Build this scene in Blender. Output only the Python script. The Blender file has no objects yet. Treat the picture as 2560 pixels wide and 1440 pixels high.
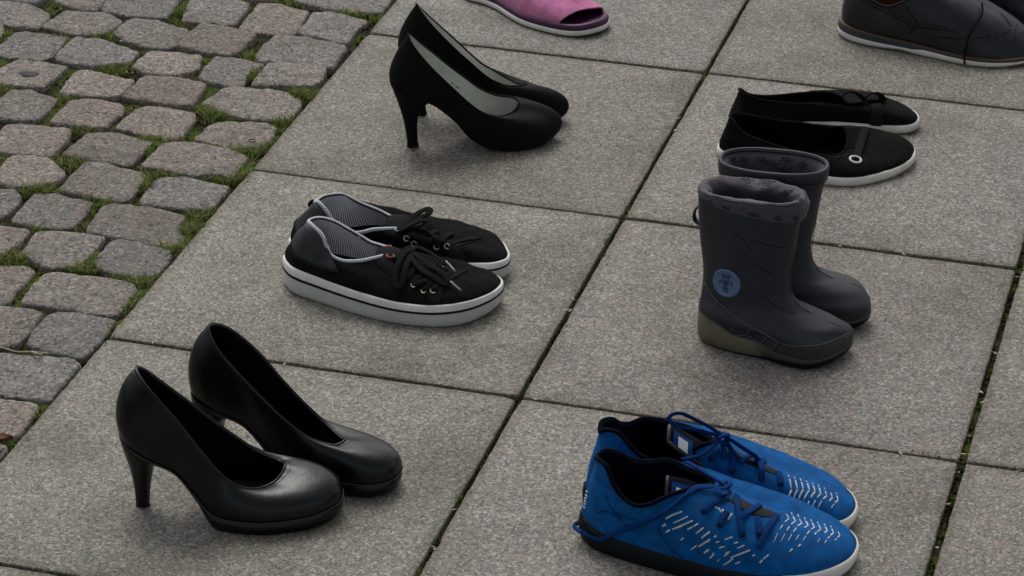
import bpy, math, random
import numpy as np
from mathutils import noise as mnoise, Vector
R = math.radians
C = bpy.context.scene.collection
rnd = random.Random(7)

# ------------------------------------------------------------------ camera, sky, sun, exposure
cam_d = bpy.data.cameras.new('camera')
cam = bpy.data.objects.new('camera', cam_d); C.objects.link(cam)
cam.location = (1.28627, -4.01202, 1.68560)
cam.rotation_euler = (1.109205, -0.016549, 0.267462)
cam_d.sensor_width = 36.0
cam_d.lens = 110.02
cam_d.clip_start = 0.05
cam_d.clip_end = 400
bpy.context.scene.camera = cam

SUN_EL, SUN_AZ = 56.0, 118.0          # azimuth: direction the light comes from, degrees from +x towards +y
w = bpy.data.worlds.new('World'); bpy.context.scene.world = w
w.use_nodes = True
nt = w.node_tree; nt.nodes.clear()
sky = nt.nodes.new('ShaderNodeTexSky'); sky.sky_type = 'NISHITA'; sky.sun_disc = False
sky.sun_elevation = R(SUN_EL); sky.sun_rotation = R(90.0 - SUN_AZ)
sky.dust_density = 4.0
bw = nt.nodes.new('ShaderNodeRGBToBW')
mixs = nt.nodes.new('ShaderNodeMix'); mixs.data_type = 'RGBA'; mixs.inputs[0].default_value = 0.80   # cloud cover greys the blue sky
bg = nt.nodes.new('ShaderNodeBackground'); bg.inputs[1].default_value = 0.15
wo = nt.nodes.new('ShaderNodeOutputWorld')
nt.links.new(sky.outputs[0], bw.inputs[0]); nt.links.new(sky.outputs[0], mixs.inputs[6]); nt.links.new(bw.outputs[0], mixs.inputs[7])
nt.links.new(mixs.outputs[2], bg.inputs[0]); nt.links.new(bg.outputs[0], wo.inputs[0])
sl = bpy.data.lights.new('sun', 'SUN'); sl.energy = 0.80; sl.angle = R(28); sl.color = (1.0, 0.96, 0.90)
sun = bpy.data.objects.new('sun', sl); C.objects.link(sun)
sun.rotation_euler = (R(90 - SUN_EL), 0, R(SUN_AZ + 90))
sun.location = (0, 0, 10)
vs = bpy.context.scene.view_settings
bpy.context.scene.display_settings.display_device = 'sRGB'
vs.view_transform = 'Standard'; vs.look = 'None'; vs.gamma = 1.0; vs.exposure = 0.04; vs.use_curve_mapping = False

# ------------------------------------------------------------------ materials
def new_mat(name):
    m = bpy.data.materials.new(name); m.use_nodes = True
    t = m.node_tree; b = t.nodes['Principled BSDF']
    return m, t, b
def N(t, typ, **kw):
    n = t.nodes.new(typ)
    for k, v in kw.items():
        if k.startswith('i_'):
            n.inputs[k[2:].replace('_', ' ')].default_value = v
        else: setattr(n, k, v)
    return n
def ramp(t, stops, interp='LINEAR'):
    r = t.nodes.new('ShaderNodeValToRGB'); cr = r.color_ramp; cr.interpolation = interp
    while len(cr.elements) < len(stops): cr.elements.new(0.5)
    for e, (p, c) in zip(cr.elements, stops):
        e.position = p; e.color = (*c, 1) if len(c) == 3 else c
    return r
def rgba(c): return (c[0], c[1], c[2], 1)

def mat_plain(name, col, rough=0.6, var=0.25, vscale=60, bump=0.0, bscale=400, dist=0.0006, spec=0.4, sheen=0.0, coat=0.0, dust=0.0, dustcol=(0.30, 0.28, 0.25), metal=0.0):
    m, t, b = new_mat(name)
    L = t.links.new
    tc = N(t, 'ShaderNodeTexCoord')
    n1 = N(t, 'ShaderNodeTexNoise', i_Scale=vscale, i_Detail=5.0, i_Roughness=0.6)
    L(tc.outputs['Object'], n1.inputs['Vector'])
    r = ramp(t, [(0.3, [c * (1 - var) for c in col]), (0.7, [min(1, c * (1 + var)) for c in col])])
    L(n1.outputs[0], r.inputs[0])
    out = r.outputs[0]
    if dust > 0:
        n2 = N(t, 'ShaderNodeTexNoise', i_Scale=vscale * 0.45, i_Detail=8.0, i_Roughness=0.7)
        L(tc.outputs['Object'], n2.inputs['Vector'])
        r2 = ramp(t, [(0.48, (0, 0, 0)), (0.75, (dust, dust, dust))]); L(n2.outputs[0], r2.inputs[0])
        mx = N(t, 'ShaderNodeMix', data_type='RGBA'); mx.inputs[7].default_value = rgba(dustcol)
        L(r2.outputs[0], mx.inputs[0]); L(out, mx.inputs[6]); out = mx.outputs[2]
    L(out, b.inputs['Base Color'])
    rr = N(t, 'ShaderNodeMapRange'); rr.inputs[3].default_value = rough * 0.85; rr.inputs[4].default_value = min(1, rough * 1.15)
    L(n1.outputs[0], rr.inputs[0]); L(rr.outputs[0], b.inputs['Roughness'])
    b.inputs['Specular IOR Level'].default_value = spec
    b.inputs['Metallic'].default_value = metal
    if sheen: b.inputs['Sheen Weight'].default_value = sheen; b.inputs['Sheen Roughness'].default_value = 0.5
    if coat: b.inputs['Coat Weight'].default_value = coat; b.inputs['Coat Roughness'].default_value = 0.25
    if bump:
        nb = N(t, 'ShaderNodeTexNoise', i_Scale=bscale, i_Detail=4.0, i_Roughness=0.6)
        L(tc.outputs['Object'], nb.inputs['Vector'])
        bp = N(t, 'ShaderNodeBump', i_Strength=bump, i_Distance=dist)
        L(nb.outputs[0], bp.inputs['Height']); L(bp.outputs[0], b.inputs['Normal'])
    return m

def mat_weave(name, col, pitch=0.0011, rough=0.85, var=0.3, sheen=0.3, spec=0.2, strength=0.5, dust=0.0, fold=0.0, fscale=28.0):
    """woven cloth: UV in metres drives the thread relief"""
    m = mat_plain(name, col, rough, var, 70, spec=spec, sheen=sheen, dust=dust)
    t = m.node_tree; b = t.nodes['Principled BSDF']; L = t.links.new
    uv = N(t, 'ShaderNodeUVMap')
    sx = N(t, 'ShaderNodeSeparateXYZ'); L(uv.outputs[0], sx.inputs[0])
    k = 2 * math.pi / pitch
    hs = []
    for o in (0, 1):
        mu = N(t, 'ShaderNodeMath', operation='MULTIPLY'); mu.inputs[1].default_value = k
        L(sx.outputs[o], mu.inputs[0])
        si = N(t, 'ShaderNodeMath', operation='SINE'); L(mu.outputs[0], si.inputs[0]); hs.append(si)
    ad = N(t, 'ShaderNodeMath', operation='MULTIPLY'); L(hs[0].outputs[0], ad.inputs[0]); L(hs[1].outputs[0], ad.inputs[1])
    bp = N(t, 'ShaderNodeBump', i_Strength=strength, i_Distance=0.0004)
    L(ad.outputs[0], bp.inputs['Height'])
    if fold:
        tc = N(t, 'ShaderNodeTexCoord'); mp = N(t, 'ShaderNodeMapping'); mp.inputs['Scale'].default_value = (1.6, 0.8, 1.0); L(tc.outputs['Object'], mp.inputs[0])
        nf = N(t, 'ShaderNodeTexNoise', i_Scale=fscale, i_Detail=3.0, i_Roughness=0.55, i_Distortion=0.8); L(mp.outputs[0], nf.inputs['Vector'])
        bf = N(t, 'ShaderNodeBump', i_Strength=fold, i_Distance=0.006); L(nf.outputs[0], bf.inputs['Height']); L(bf.outputs[0], bp.inputs['Normal'])
    L(bp.outputs[0], b.inputs['Normal'])
    return m

def mat_stripes(name, ca, cb, pitch, axis=0, duty=0.5, rough=0.8, skew=0.0):
    m, t, b = new_mat(name); L = t.links.new
    uv = N(t, 'ShaderNodeUVMap'); sx = N(t, 'ShaderNodeSeparateXYZ'); L(uv.outputs[0], sx.inputs[0])
    tc = N(t, 'ShaderNodeTexCoord')
    nz = N(t, 'ShaderNodeTexNoise', i_Scale=45.0, i_Detail=2.0); L(tc.outputs['Object'], nz.inputs['Vector'])
    s = N(t, 'ShaderNodeMath', operation='MULTIPLY_ADD'); s.inputs[1].default_value = skew
    L(sx.outputs[1 - axis], s.inputs[0]); L(sx.outputs[axis], s.inputs[2])
    s1 = N(t, 'ShaderNodeMath', operation='MULTIPLY_ADD'); s1.inputs[1].default_value = pitch * 1.6
    L(nz.outputs[0], s1.inputs[0]); L(s.outputs[0], s1.inputs[2])
    mu = N(t, 'ShaderNodeMath', operation='MULTIPLY'); mu.inputs[1].default_value = 1 / pitch; L(s1.outputs[0], mu.inputs[0])
    fr = N(t, 'ShaderNodeMath', operation='FRACT'); L(mu.outputs[0], fr.inputs[0])
    r = ramp(t, [(0.0, ca), (duty - 0.08, ca), (duty + 0.08, cb), (0.92, cb), (1.0, ca)]); L(fr.outputs[0], r.inputs[0])
    n2 = N(t, 'ShaderNodeTexNoise', i_Scale=30.0, i_Detail=5.0); L(tc.outputs['Object'], n2.inputs['Vector'])
    r2 = ramp(t, [(0.3, (0.6, 0.58, 0.55)), (0.6, (1, 1, 1))]); L(n2.outputs[0], r2.inputs[0])
    mx = N(t, 'ShaderNodeMix', data_type='RGBA', blend_type='MULTIPLY'); mx.inputs[0].default_value = 0.5
    L(r.outputs[0], mx.inputs[6]); L(r2.outputs[0], mx.inputs[7])
    L(mx.outputs[2], b.inputs['Base Color']); b.inputs['Roughness'].default_value = rough; b.inputs['Specular IOR Level'].default_value = 0.2
    return m

def mat_granite(name, tones, cell, bumpy, stain=0.25, rough=0.75, fine=0.5, edge=False):
    """speckled granite: crystals by voronoi cells, blotches, per-stone tone from object colour"""
    m, t, b = new_mat(name); L = t.links.new
    geo = N(t, 'ShaderNodeNewGeometry')
    oi = N(t, 'ShaderNodeObjectInfo')
    ofs = N(t, 'ShaderNodeVectorMath', operation='SCALE'); ofs.inputs[0].default_value = (37.0, 61.0, 23.0); L(oi.outputs['Random'], ofs.inputs['Scale'])
    ad = N(t, 'ShaderNodeVectorMath', operation='ADD'); L(geo.outputs['Position'], ad.inputs[0]); L(ofs.outputs[0], ad.inputs[1])
    # jitter the lookup so that crystals are ragged
    nj = N(t, 'ShaderNodeTexNoise', i_Scale=520.0, i_Detail=2.0); L(ad.outputs[0], nj.inputs['Vector'])
    js = N(t, 'ShaderNodeVectorMath', operation='SCALE'); js.inputs['Scale'].default_value = 0.0018; L(nj.outputs['Color'], js.inputs[0])
    ad2 = N(t, 'ShaderNodeVectorMath', operation='ADD'); L(ad.outputs[0], ad2.inputs[0]); L(js.outputs[0], ad2.inputs[1])
    vo = N(t, 'ShaderNodeTexVoronoi', i_Scale=1.0 / cell); L(ad2.outputs[0], vo.inputs['Vector'])
    sp = N(t, 'ShaderNodeSeparateColor'); L(vo.outputs['Color'], sp.inputs[0])
    r = ramp(t, tones, 'CONSTANT'); L(sp.outputs[0], r.inputs[0])
    vf = N(t, 'ShaderNodeTexVoronoi', i_Scale=2.3 / cell); L(ad2.outputs[0], vf.inputs['Vector'])
    sf = N(t, 'ShaderNodeSeparateColor'); L(vf.outputs['Color'], sf.inputs[0])
    rf = ramp(t, tones, 'CONSTANT'); L(sf.outputs[1], rf.inputs[0])
    mf = N(t, 'ShaderNodeMix', data_type='RGBA'); mf.inputs[0].default_value = fine; L(r.outputs[0], mf.inputs[6]); L(rf.outputs[0], mf.inputs[7])
    # broad blotches and dirt
    n1 = N(t, 'ShaderNodeTexNoise', i_Scale=5.0, i_Detail=8.0, i_Roughness=0.66); L(ad.outputs[0], n1.inputs['Vector'])
    r1 = ramp(t, [(0.32, (1 - stain, 1 - stain * 1.08, 1 - stain * 1.2)), (0.52, (1, 1, 1)), (0.75, (1 + stain * 0.3,) * 3)]); L(n1.outputs[0], r1.inputs[0])
    m1 = N(t, 'ShaderNodeMix', data_type='RGBA', blend_type='MULTIPLY'); m1.inputs[0].default_value = 1.0; L(mf.outputs[2], m1.inputs[6]); L(r1.outputs[0], m1.inputs[7])
    n3 = N(t, 'ShaderNodeTexNoise', i_Scale=38.0, i_Detail=6.0, i_Roughness=0.7); L(ad.outputs[0], n3.inputs['Vector'])
    r3 = ramp(t, [(0.3, (0.82, 0.82, 0.82)), (0.6, (1.04, 1.04, 1.04))]); L(n3.outputs[0], r3.inputs[0])
    m3 = N(t, 'ShaderNodeMix', data_type='RGBA', blend_type='MULTIPLY'); m3.inputs[0].default_value = 1.0; L(m1.outputs[2], m3.inputs[6]); L(r3.outputs[0], m3.inputs[7])
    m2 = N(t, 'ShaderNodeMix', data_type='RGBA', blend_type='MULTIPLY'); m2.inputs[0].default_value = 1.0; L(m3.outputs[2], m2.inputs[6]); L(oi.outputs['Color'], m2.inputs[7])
    colour = m2.outputs[2]
    if edge:      # dirt gathered along the joints of each slab
        tc = N(t, 'ShaderNodeTexCoord'); sx = N(t, 'ShaderNodeSeparateXYZ'); L(tc.outputs['Object'], sx.inputs[0])
        ab = []
        for o_ in (0, 1):
            a_ = N(t, 'ShaderNodeMath', operation='ABSOLUTE'); L(sx.outputs[o_], a_.inputs[0]); ab.append(a_)
        mxm = N(t, 'ShaderNodeMath', operation='MAXIMUM'); L(ab[0].outputs[0], mxm.inputs[0]); L(ab[1].outputs[0], mxm.inputs[1])
        nw = N(t, 'ShaderNodeMath', operation='MULTIPLY_ADD'); nw.inputs[1].default_value = 0.030; L(n3.outputs[0], nw.inputs[0]); L(mxm.outputs[0], nw.inputs[2])
        rm_ = N(t, 'ShaderNodeMapRange'); rm_.interpolation_type = 'SMOOTHSTEP'; rm_.inputs[1].default_value = 0.246; rm_.inputs[2].default_value = 0.268; rm_.inputs[4].default_value = 0.8; L(nw.outputs[0], rm_.inputs[0])
        dm = N(t, 'ShaderNodeMix', data_type='RGBA', blend_type='MULTIPLY'); dm.inputs[7].default_value = (0.58, 0.55, 0.45, 1); L(rm_.outputs[0], dm.inputs[0]); L(colour, dm.inputs[6]); colour = dm.outputs[2]
        # scattered old spots
        vs_ = N(t, 'ShaderNodeTexVoronoi', i_Scale=26.0); L(ad.outputs[0], vs_.inputs['Vector'])
        rv = ramp(t, [(0.0, (0.45, 0.45, 0.45)), (0.045, (0.7, 0.7, 0.7)), (0.075, (1, 1, 1))]); L(vs_.outputs['Distance'], rv.inputs[0])
        vc = N(t, 'ShaderNodeSeparateColor'); L(vs_.outputs['Color'], vc.inputs[0])
        gt = N(t, 'ShaderNodeMath', operation='GREATER_THAN'); gt.inputs[1].default_value = 0.86; L(vc.outputs[2], gt.inputs[0])
        d2 = N(t, 'ShaderNodeMix', data_type='RGBA', blend_type='MULTIPLY'); L(gt.outputs[0], d2.inputs[0]); L(colour, d2.inputs[6]); L(rv.outputs[0], d2.inputs[7]); colour = d2.outputs[2]
    L(colour, b.inputs['Base Color'])
    b.inputs['Roughness'].default_value = rough; b.inputs['Specular IOR Level'].default_value = 0.35
    nb = N(t, 'ShaderNodeTexNoise', i_Scale=260.0, i_Detail=5.0, i_Roughness=0.65); L(ad.outputs[0], nb.inputs['Vector'])
    nb2 = N(t, 'ShaderNodeTexNoise', i_Scale=60.0, i_Detail=5.0, i_Roughness=0.65); L(ad.outputs[0], nb2.inputs['Vector'])
    bp = N(t, 'ShaderNodeBump', i_Strength=bumpy, i_Distance=0.0020); L(nb.outputs[0], bp.inputs['Height'])
    bp2 = N(t, 'ShaderNodeBump', i_Strength=bumpy, i_Distance=0.006); L(nb2.outputs[0], bp2.inputs['Height']); L(bp.outputs[0], bp2.inputs['Normal'])
    L(bp2.outputs[0], b.inputs['Normal'])
    return m

def mat_soil(name, moss=0.5):
    m, t, b = new_mat(name); L = t.links.new
    geo = N(t, 'ShaderNodeNewGeometry')
    n1 = N(t, 'ShaderNodeTexNoise', i_Scale=16.0, i_Detail=6.0, i_Roughness=0.65); L(geo.outputs['Position'], n1.inputs['Vector'])
    n2 = N(t, 'ShaderNodeTexNoise', i_Scale=220.0, i_Detail=4.0); L(geo.outputs['Position'], n2.inputs['Vector'])
    rs = ramp(t, [(0.3, (0.010, 0.008, 0.005)), (0.75, (0.042, 0.034, 0.022))]); L(n2.outputs[0], rs.inputs[0])
    rm = ramp(t, [(0.3, (0.022, 0.032, 0.006)), (0.75, (0.090, 0.120, 0.022))]); L(n2.outputs[0], rm.inputs[0])
    f = ramp(t, [(0.60 - moss * 0.3, (0, 0, 0)), (0.72 - moss * 0.3, (1, 1, 1))]); L(n1.outputs[0], f.inputs[0])
    mx = N(t, 'ShaderNodeMix', data_type='RGBA'); L(f.outputs[0], mx.inputs[0]); L(rs.outputs[0], mx.inputs[6]); L(rm.outputs[0], mx.inputs[7])
    L(mx.outputs[2], b.inputs['Base Color']); b.inputs['Roughness'].default_value = 0.95; b.inputs['Specular IOR Level'].default_value = 0.1
    bp = N(t, 'ShaderNodeBump', i_Strength=1.0, i_Distance=0.004); L(n2.outputs[0], bp.inputs['Height']); L(bp.outputs[0], b.inputs['Normal'])
    return m

SLAB_T = [(0.0, (0.215, 0.203, 0.180)), (0.20, (0.092, 0.102, 0.106)), (0.35, (0.310, 0.298, 0.268)), (0.50, (0.228, 0.162, 0.136)), (0.62, (0.130, 0.148, 0.146)), (0.75, (0.420, 0.412, 0.382)), (0.84, (0.045, 0.052, 0.058)), (0.91, (0.270, 0.210, 0.160))]
COB_T = [(0.0, (0.205, 0.192, 0.172)), (0.20, (0.085, 0.090, 0.090)), (0.36, (0.275, 0.258, 0.232)), (0.52, (0.245, 0.172, 0.140)), (0.64, (0.150, 0.150, 0.142)), (0.78, (0.420, 0.400, 0.365)), (0.86, (0.035, 0.038, 0.040)), (0.93, (0.310, 0.215, 0.165))]
MAT = dict(
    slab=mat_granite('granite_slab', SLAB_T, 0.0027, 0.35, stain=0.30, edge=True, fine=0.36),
    cobble=mat_granite('granite_cobble', COB_T, 0.0034, 1.0, stain=0.25, rough=0.8, fine=0.4),
    bed=mat_soil('joint_filling', 0.35), soil=mat_soil('mossy_soil', 0.50),
    leather=mat_plain('black_leather', (0.0016, 0.0022, 0.0033), 0.31, 0.25, 26, bump=0.5, bscale=42, dist=0.0016, spec=0.37),
    leather_in=mat_plain('black_leather_lining', (0.003, 0.003, 0.0033), 0.8, 0.3, 60, spec=0.08),
    insole_brown=mat_plain('worn_insole', (0.022, 0.016, 0.013), 0.6, 0.4, 50, spec=0.3),
    rubber_black=mat_plain('black_rubber', (0.0040, 0.0040, 0.0045), 0.6, 0.3, 80, bump=0.15, bscale=600, spec=0.2),
    satin=mat_weave('black_satin', (0.0048, 0.0046, 0.0050), 0.0009, 0.68, 0.3, 0.0, 0.12, 0.25, fold=0.15, fscale=18.0),
    silver=mat_plain('silver_grey_lining', (0.50, 0.52, 0.47), 0.38, 0.12, 45, bump=0.1, bscale=500, spec=0.5),
    canvas=mat_weave('black_canvas', (0.0075, 0.0068, 0.0074), 0.0013, 0.9, 0.5, 0.0, 0.08, 0.6, dust=0.03, fold=0.9),
    canvas2=mat_weave('black_cloth', (0.0058, 0.0060, 0.0066), 0.0012, 0.9, 0.45, 0.0, 0.08, 0.5, dust=0.02, fold=0.9),
    patch=mat_plain('worn_heel_leather', (0.0135, 0.0165, 0.0185), 0.5, 0.45, 60, bump=0.3, bscale=300, spec=0.4, dust=0.12),
    stripes=mat_stripes('striped_lining', (0.93, 0.95, 0.98), (0.060, 0.070, 0.115), 0.0026, 0, 0.6),
    stripes2=mat_stripes('striped_piping', (0.70, 0.73, 0.75), (0.10, 0.11, 0.13), 0.0024, 0, 0.6, skew=0.5),
    white=mat_plain('white_rubber', (0.86, 0.86, 0.84), 0.55, 0.05, 25, bump=0.1, bscale=500, spec=0.35, dust=0.40, dustcol=(0.30, 0.28, 0.24)),
    offwhite=mat_plain('offwhite_rubber', (0.76, 0.75, 0.69), 0.55, 0.08, 30, bump=0.12, bscale=500, spec=0.3, dust=0.45, dustcol=(0.24, 0.21, 0.17)),
    lace=mat_weave('black_lace', (0.0060, 0.0060, 0.0066), 0.0016, 0.9, 0.3, 0.05, 0.06, 1.0),
    metal=mat_plain('brass_eyelet', (0.55, 0.50, 0.38), 0.3, 0.1, 40, metal=1.0),
    red=mat_plain('red_eyelet', (0.35, 0.05, 0.025), 0.4, 0.1, 40),
    aglet=mat_plain('lace_tip', (0.30, 0.34, 0.36), 0.35, 0.1, 40),
    boot=mat_plain('grey_boot_rubber', (0.0295, 0.0320, 0.0390), 0.50, 0.12, 30, bump=0.2, bscale=700, dist=0.0003, spec=0.25, dust=0.20, dustcol=(0.050, 0.045, 0.040)),
    boot_panel=mat_plain('grey_boot_panel', (0.033, 0.036, 0.044), 0.5, 0.12, 30, bump=0.15, bscale=700, dist=0.0003, spec=0.28, dust=0.15, dustcol=(0.075, 0.065, 0.055)),
    boot_ridge=mat_plain('grey_boot_ridge', (0.066, 0.071, 0.082), 0.5, 0.12, 40, spec=0.3),
    boot_toe=mat_plain('muddy_boot_toe', (0.033, 0.031, 0.030), 0.6, 0.15, 40, bump=0.2, bscale=700, spec=0.3, dust=0.3, dustcol=(0.085, 0.072, 0.055)),
    khaki=mat_plain('khaki_sole', (0.145, 0.130, 0.086), 0.5, 0.18, 40, bump=0.2, bscale=400, spec=0.35, dust=0.45, dustcol=(0.05, 0.045, 0.032)),
    liner=mat_weave('grey_boot_liner', (0.060, 0.054, 0.069), 0.0008, 0.7, 0.1, 0.2, 0.3, 0.2),
    tape=mat_weave('black_webbing', (0.0150, 0.0152, 0.0165), 0.0016, 0.85, 0.3, 0.0, 0.10, 0.8),
    edge=mat_plain('edge_highlight_and_stitch', (0.020, 0.022, 0.026), 0.4, 0.2, 40, spec=0.5),  # paler than the leather: painted edge highlight on seams, thread on stitching
    print=mat_plain('dark_print', (0.012, 0.020, 0.026), 0.8, 0.1, 50),
    badge=mat_plain('blue_badge', (0.105, 0.185, 0.315), 0.45, 0.15, 60, spec=0.4, dust=0.2, dustcol=(0.05, 0.07, 0.10)),
    badge_line=mat_plain('badge_lines', (0.025, 0.055, 0.10), 0.5, 0.1, 50),
    blue=mat_weave('blue_knit', (0.0005, 0.100, 0.335), 0.0019, 0.65, 0.34, 0.0, 0.12, 0.75, fold=0.45, fscale=22.0),
    blue_lace=mat_weave('blue_lace', (0.0008, 0.045, 0.205), 0.0016, 0.75, 0.25, 0.0, 0.12, 1.0),
    navy=mat_weave('navy_lining', (0.0018, 0.0034, 0.0105), 0.0014, 0.9, 0.3, 0.0, 0.08, 0.5),
    navy_sole=mat_plain('dark_sole', (0.0035, 0.0055, 0.0095), 0.6, 0.25, 60, bump=0.1, bscale=500, spec=0.2, dust=0.05, dustcol=(0.05, 0.05, 0.05)),
    dash=mat_plain('silver_print', (0.50, 0.53, 0.55), 0.45, 0.2, 300, dust=0.5, dustcol=(0.10, 0.18, 0.30)),
    tag=mat_plain('white_tag', (0.50, 0.53, 0.55), 0.6, 0.1, 100),
    brogue=mat_plain('navy_leather', (0.0085, 0.0092, 0.0135), 0.36, 0.6, 30, bump=0.6, bscale=120, dist=0.0008, spec=0.40),
    brogue_in=mat_plain('red_brown_lining', (0.10, 0.028, 0.018), 0.6, 0.2, 50),
    welt=mat_plain('brown_welt', (0.060, 0.036, 0.024), 0.6, 0.25, 60, bump=0.2, bscale=300),
    midblue=mat_plain('blue_midsole', (0.018, 0.052, 0.105), 0.55, 0.2, 60),
    pink=mat_weave('pink_cloth', (0.64, 0.215, 0.415), 0.0018, 0.85, 0.22, 0.1, 0.15, 0.8, fold=0.8, fscale=20.0),
    plum=mat_plain('plum_footbed', (0.060, 0.008, 0.050), 0.45, 0.15, 40, bump=0.1, bscale=400, spec=0.4),
    dark=mat_plain('dark_inside', (0.006, 0.005, 0.006), 0.8, 0.2, 40, spec=0.1),
    leaf=mat_plain('dry_leaf', (0.16, 0.055, 0.02), 0.7, 0.4, 120),
    straw=mat_plain('dry_stem', (0.34, 0.30, 0.20), 0.8, 0.3, 100),
    tar=mat_plain('dark_spot', (0.035, 0.036, 0.04), 0.8, 0.2, 100),
)
def mat_grass():
    m, t, b = new_mat('grass_blades'); L = t.links.new
    at = N(t, 'ShaderNodeAttribute', attribute_name='tint')
    r = ramp(t, [(0.0, (0.045, 0.068, 0.010)), (0.45, (0.135, 0.190, 0.030)), (0.8, (0.235, 0.275, 0.065)), (1.0, (0.30, 0.25, 0.13))]); L(at.outputs['Fac'], r.inputs[0])
    L(r.outputs[0], b.inputs['Base Color']); b.inputs['Roughness'].default_value = 0.6; b.inputs['Specular IOR Level'].default_value = 0.25
    b.inputs['Subsurface Weight'].default_value = 0.0
    tr = N(t, 'ShaderNodeBsdfTranslucent'); L(r.outputs[0], tr.inputs[0])
    ms = N(t, 'ShaderNodeMixShader'); ms.inputs[0].default_value = 0.3
    L(b.outputs[0], ms.inputs[1]); L(tr.outputs[0], ms.inputs[2]); L(ms.outputs[0], t.nodes['Material Output'].inputs[0])
    return m
MAT['grass'] = mat_grass()
def mat_midsole():
    m = mat_plain('clear_khaki_to_grey_sole', (0.150, 0.134, 0.086), 0.5, 0.18, 40, bump=0.2, bscale=400, spec=0.35, dust=0.45, dustcol=(0.05, 0.045, 0.032))
    t = m.node_tree; b = t.nodes['Principled BSDF']; L = t.links.new
    tc = N(t, 'ShaderNodeTexCoord'); sx = N(t, 'ShaderNodeSeparateXYZ'); L(tc.outputs['Object'], sx.inputs[0])
    nz = N(t, 'ShaderNodeTexNoise', i_Scale=55.0, i_Detail=5.0); L(tc.outputs['Object'], nz.inputs['Vector'])
    ad = N(t, 'ShaderNodeMath', operation='MULTIPLY_ADD'); ad.inputs[1].default_value = 0.035; L(nz.outputs[0], ad.inputs[0]); L(sx.outputs[0], ad.inputs[2])
    mr = N(t, 'ShaderNodeMapRange'); mr.interpolation_type = 'SMOOTHSTEP'; mr.inputs[1].default_value = 0.085; mr.inputs[2].default_value = 0.118; L(ad.outputs[0], mr.inputs[0])
    mx = N(t, 'ShaderNodeMix', data_type='RGBA'); mx.inputs[7].default_value = (0.040, 0.037, 0.031, 1)
    L(mr.outputs[0], mx.inputs[0]); L(b.inputs['Base Color'].links[0].from_socket, mx.inputs[6]); L(mx.outputs[2], b.inputs['Base Color'])
    return m
MAT['midsole'] = mat_midsole()

# foxing strip of the canvas sneakers: fine horizontal zigzag ribs on the lower part
def ribbed(m, pitch=0.0021, amp=0.0006):
    t = m.node_tree; b = t.nodes['Principled BSDF']; L = t.links.new
    uv = N(t, 'ShaderNodeUVMap'); sx = N(t, 'ShaderNodeSeparateXYZ'); L(uv.outputs[0], sx.inputs[0])
    a = N(t, 'ShaderNodeMath', operation='MULTIPLY'); a.inputs[1].default_value = 2 * math.pi / 0.0045; L(sx.outputs[0], a.inputs[0])
    s = N(t, 'ShaderNodeMath', operation='SINE'); L(a.outputs[0], s.inputs[0])
    z = N(t, 'ShaderNodeMath', operation='MULTIPLY_ADD'); z.inputs[1].default_value = amp; L(s.outputs[0], z.inputs[0]); L(sx.outputs[1], z.inputs[2])
    k = N(t, 'ShaderNodeMath', operation='MULTIPLY'); k.inputs[1].default_value = 2 * math.pi / pitch; L(z.outputs[0], k.inputs[0])
    h = N(t, 'ShaderNodeMath', operation='SINE'); L(k.outputs[0], h.inputs[0])
    bp = N(t, 'ShaderNodeBump', i_Strength=0.9, i_Distance=0.0007); L(h.outputs[0], bp.inputs['Height']); L(bp.outputs[0], b.inputs['Normal'])
    col = b.inputs['Base Color'].links[0].from_socket
    r = ramp(t, [(0.0, (0.80, 0.80, 0.78)), (0.6, (1, 1, 1))])  # groove shade painted into the colour along with dirt
    hm = N(t, 'ShaderNodeMath', operation='MULTIPLY_ADD'); hm.inputs[1].default_value = 0.5; hm.inputs[2].default_value = 0.5; L(h.outputs[0], hm.inputs[0]); L(hm.outputs[0], r.inputs[0])
    mx = N(t, 'ShaderNodeMix', data_type='RGBA', blend_type='MULTIPLY'); mx.inputs[0].default_value = 1.0; L(col, mx.inputs[6]); L(r.outputs[0], mx.inputs[7]); L(mx.outputs[2], b.inputs['Base Color'])
    return m
MAT['ribs'] = ribbed(mat_plain('ribbed_white_rubber', (0.92, 0.92, 0.91), 0.6, 0.05, 25, spec=0.3, dust=0.25, dustcol=(0.30, 0.28, 0.24)))

# ------------------------------------------------------------------ mesh helpers
MIR = 1            # -1 mirrors a shoe into its left/right partner
def put(name, V, F, mat, parent=None, uv=None, smooth=True, kind=None, label=None):
    V = np.asarray(V, float).reshape(-1, 3)
    if MIR < 0:
        V = V * np.array([1, -1, 1]); F = [tuple(reversed(f)) for f in F]
        if uv is not None: uv = [list(reversed(u)) for u in uv]
    me = bpy.data.meshes.new(name)
    me.from_pydata([tuple(v) for v in V], [], [tuple(int(i) for i in f) for f in F])
    me.materials.append(MAT[mat] if isinstance(mat, str) else mat)
    if smooth: me.polygons.foreach_set('use_smooth', [True] * len(me.polygons))
    if uv is not None:
        l = me.uv_layers.new(name='UVMap')
        flat = [c for f in uv for p in f for c in p]
        l.data.foreach_set('uv', flat)
    me.update()
    o = bpy.data.objects.new(name, me); C.objects.link(o)
    if parent is not None: o.parent = parent
    if kind: o['kind'] = kind
    if label: o['label'] = label
    return o

class MB:
    """collects pieces that belong to one part"""
    def __init__(s): s.V = []; s.F = []; s.U = []
    def add(s, V, F, U=None):
        b = len(s.V); s.V += [tuple(v) for v in np.asarray(V, float).reshape(-1, 3)]
        s.F += [tuple(int(i) + b for i in f) for f in F]
        s.U += U if U is not None else [[(0.0, 0.0)] * len(f) for f in F]
        return s
    def done(s, name, mat, parent=None, **k): return put(name, s.V, s.F, mat, parent, uv=s.U, **k)

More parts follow.
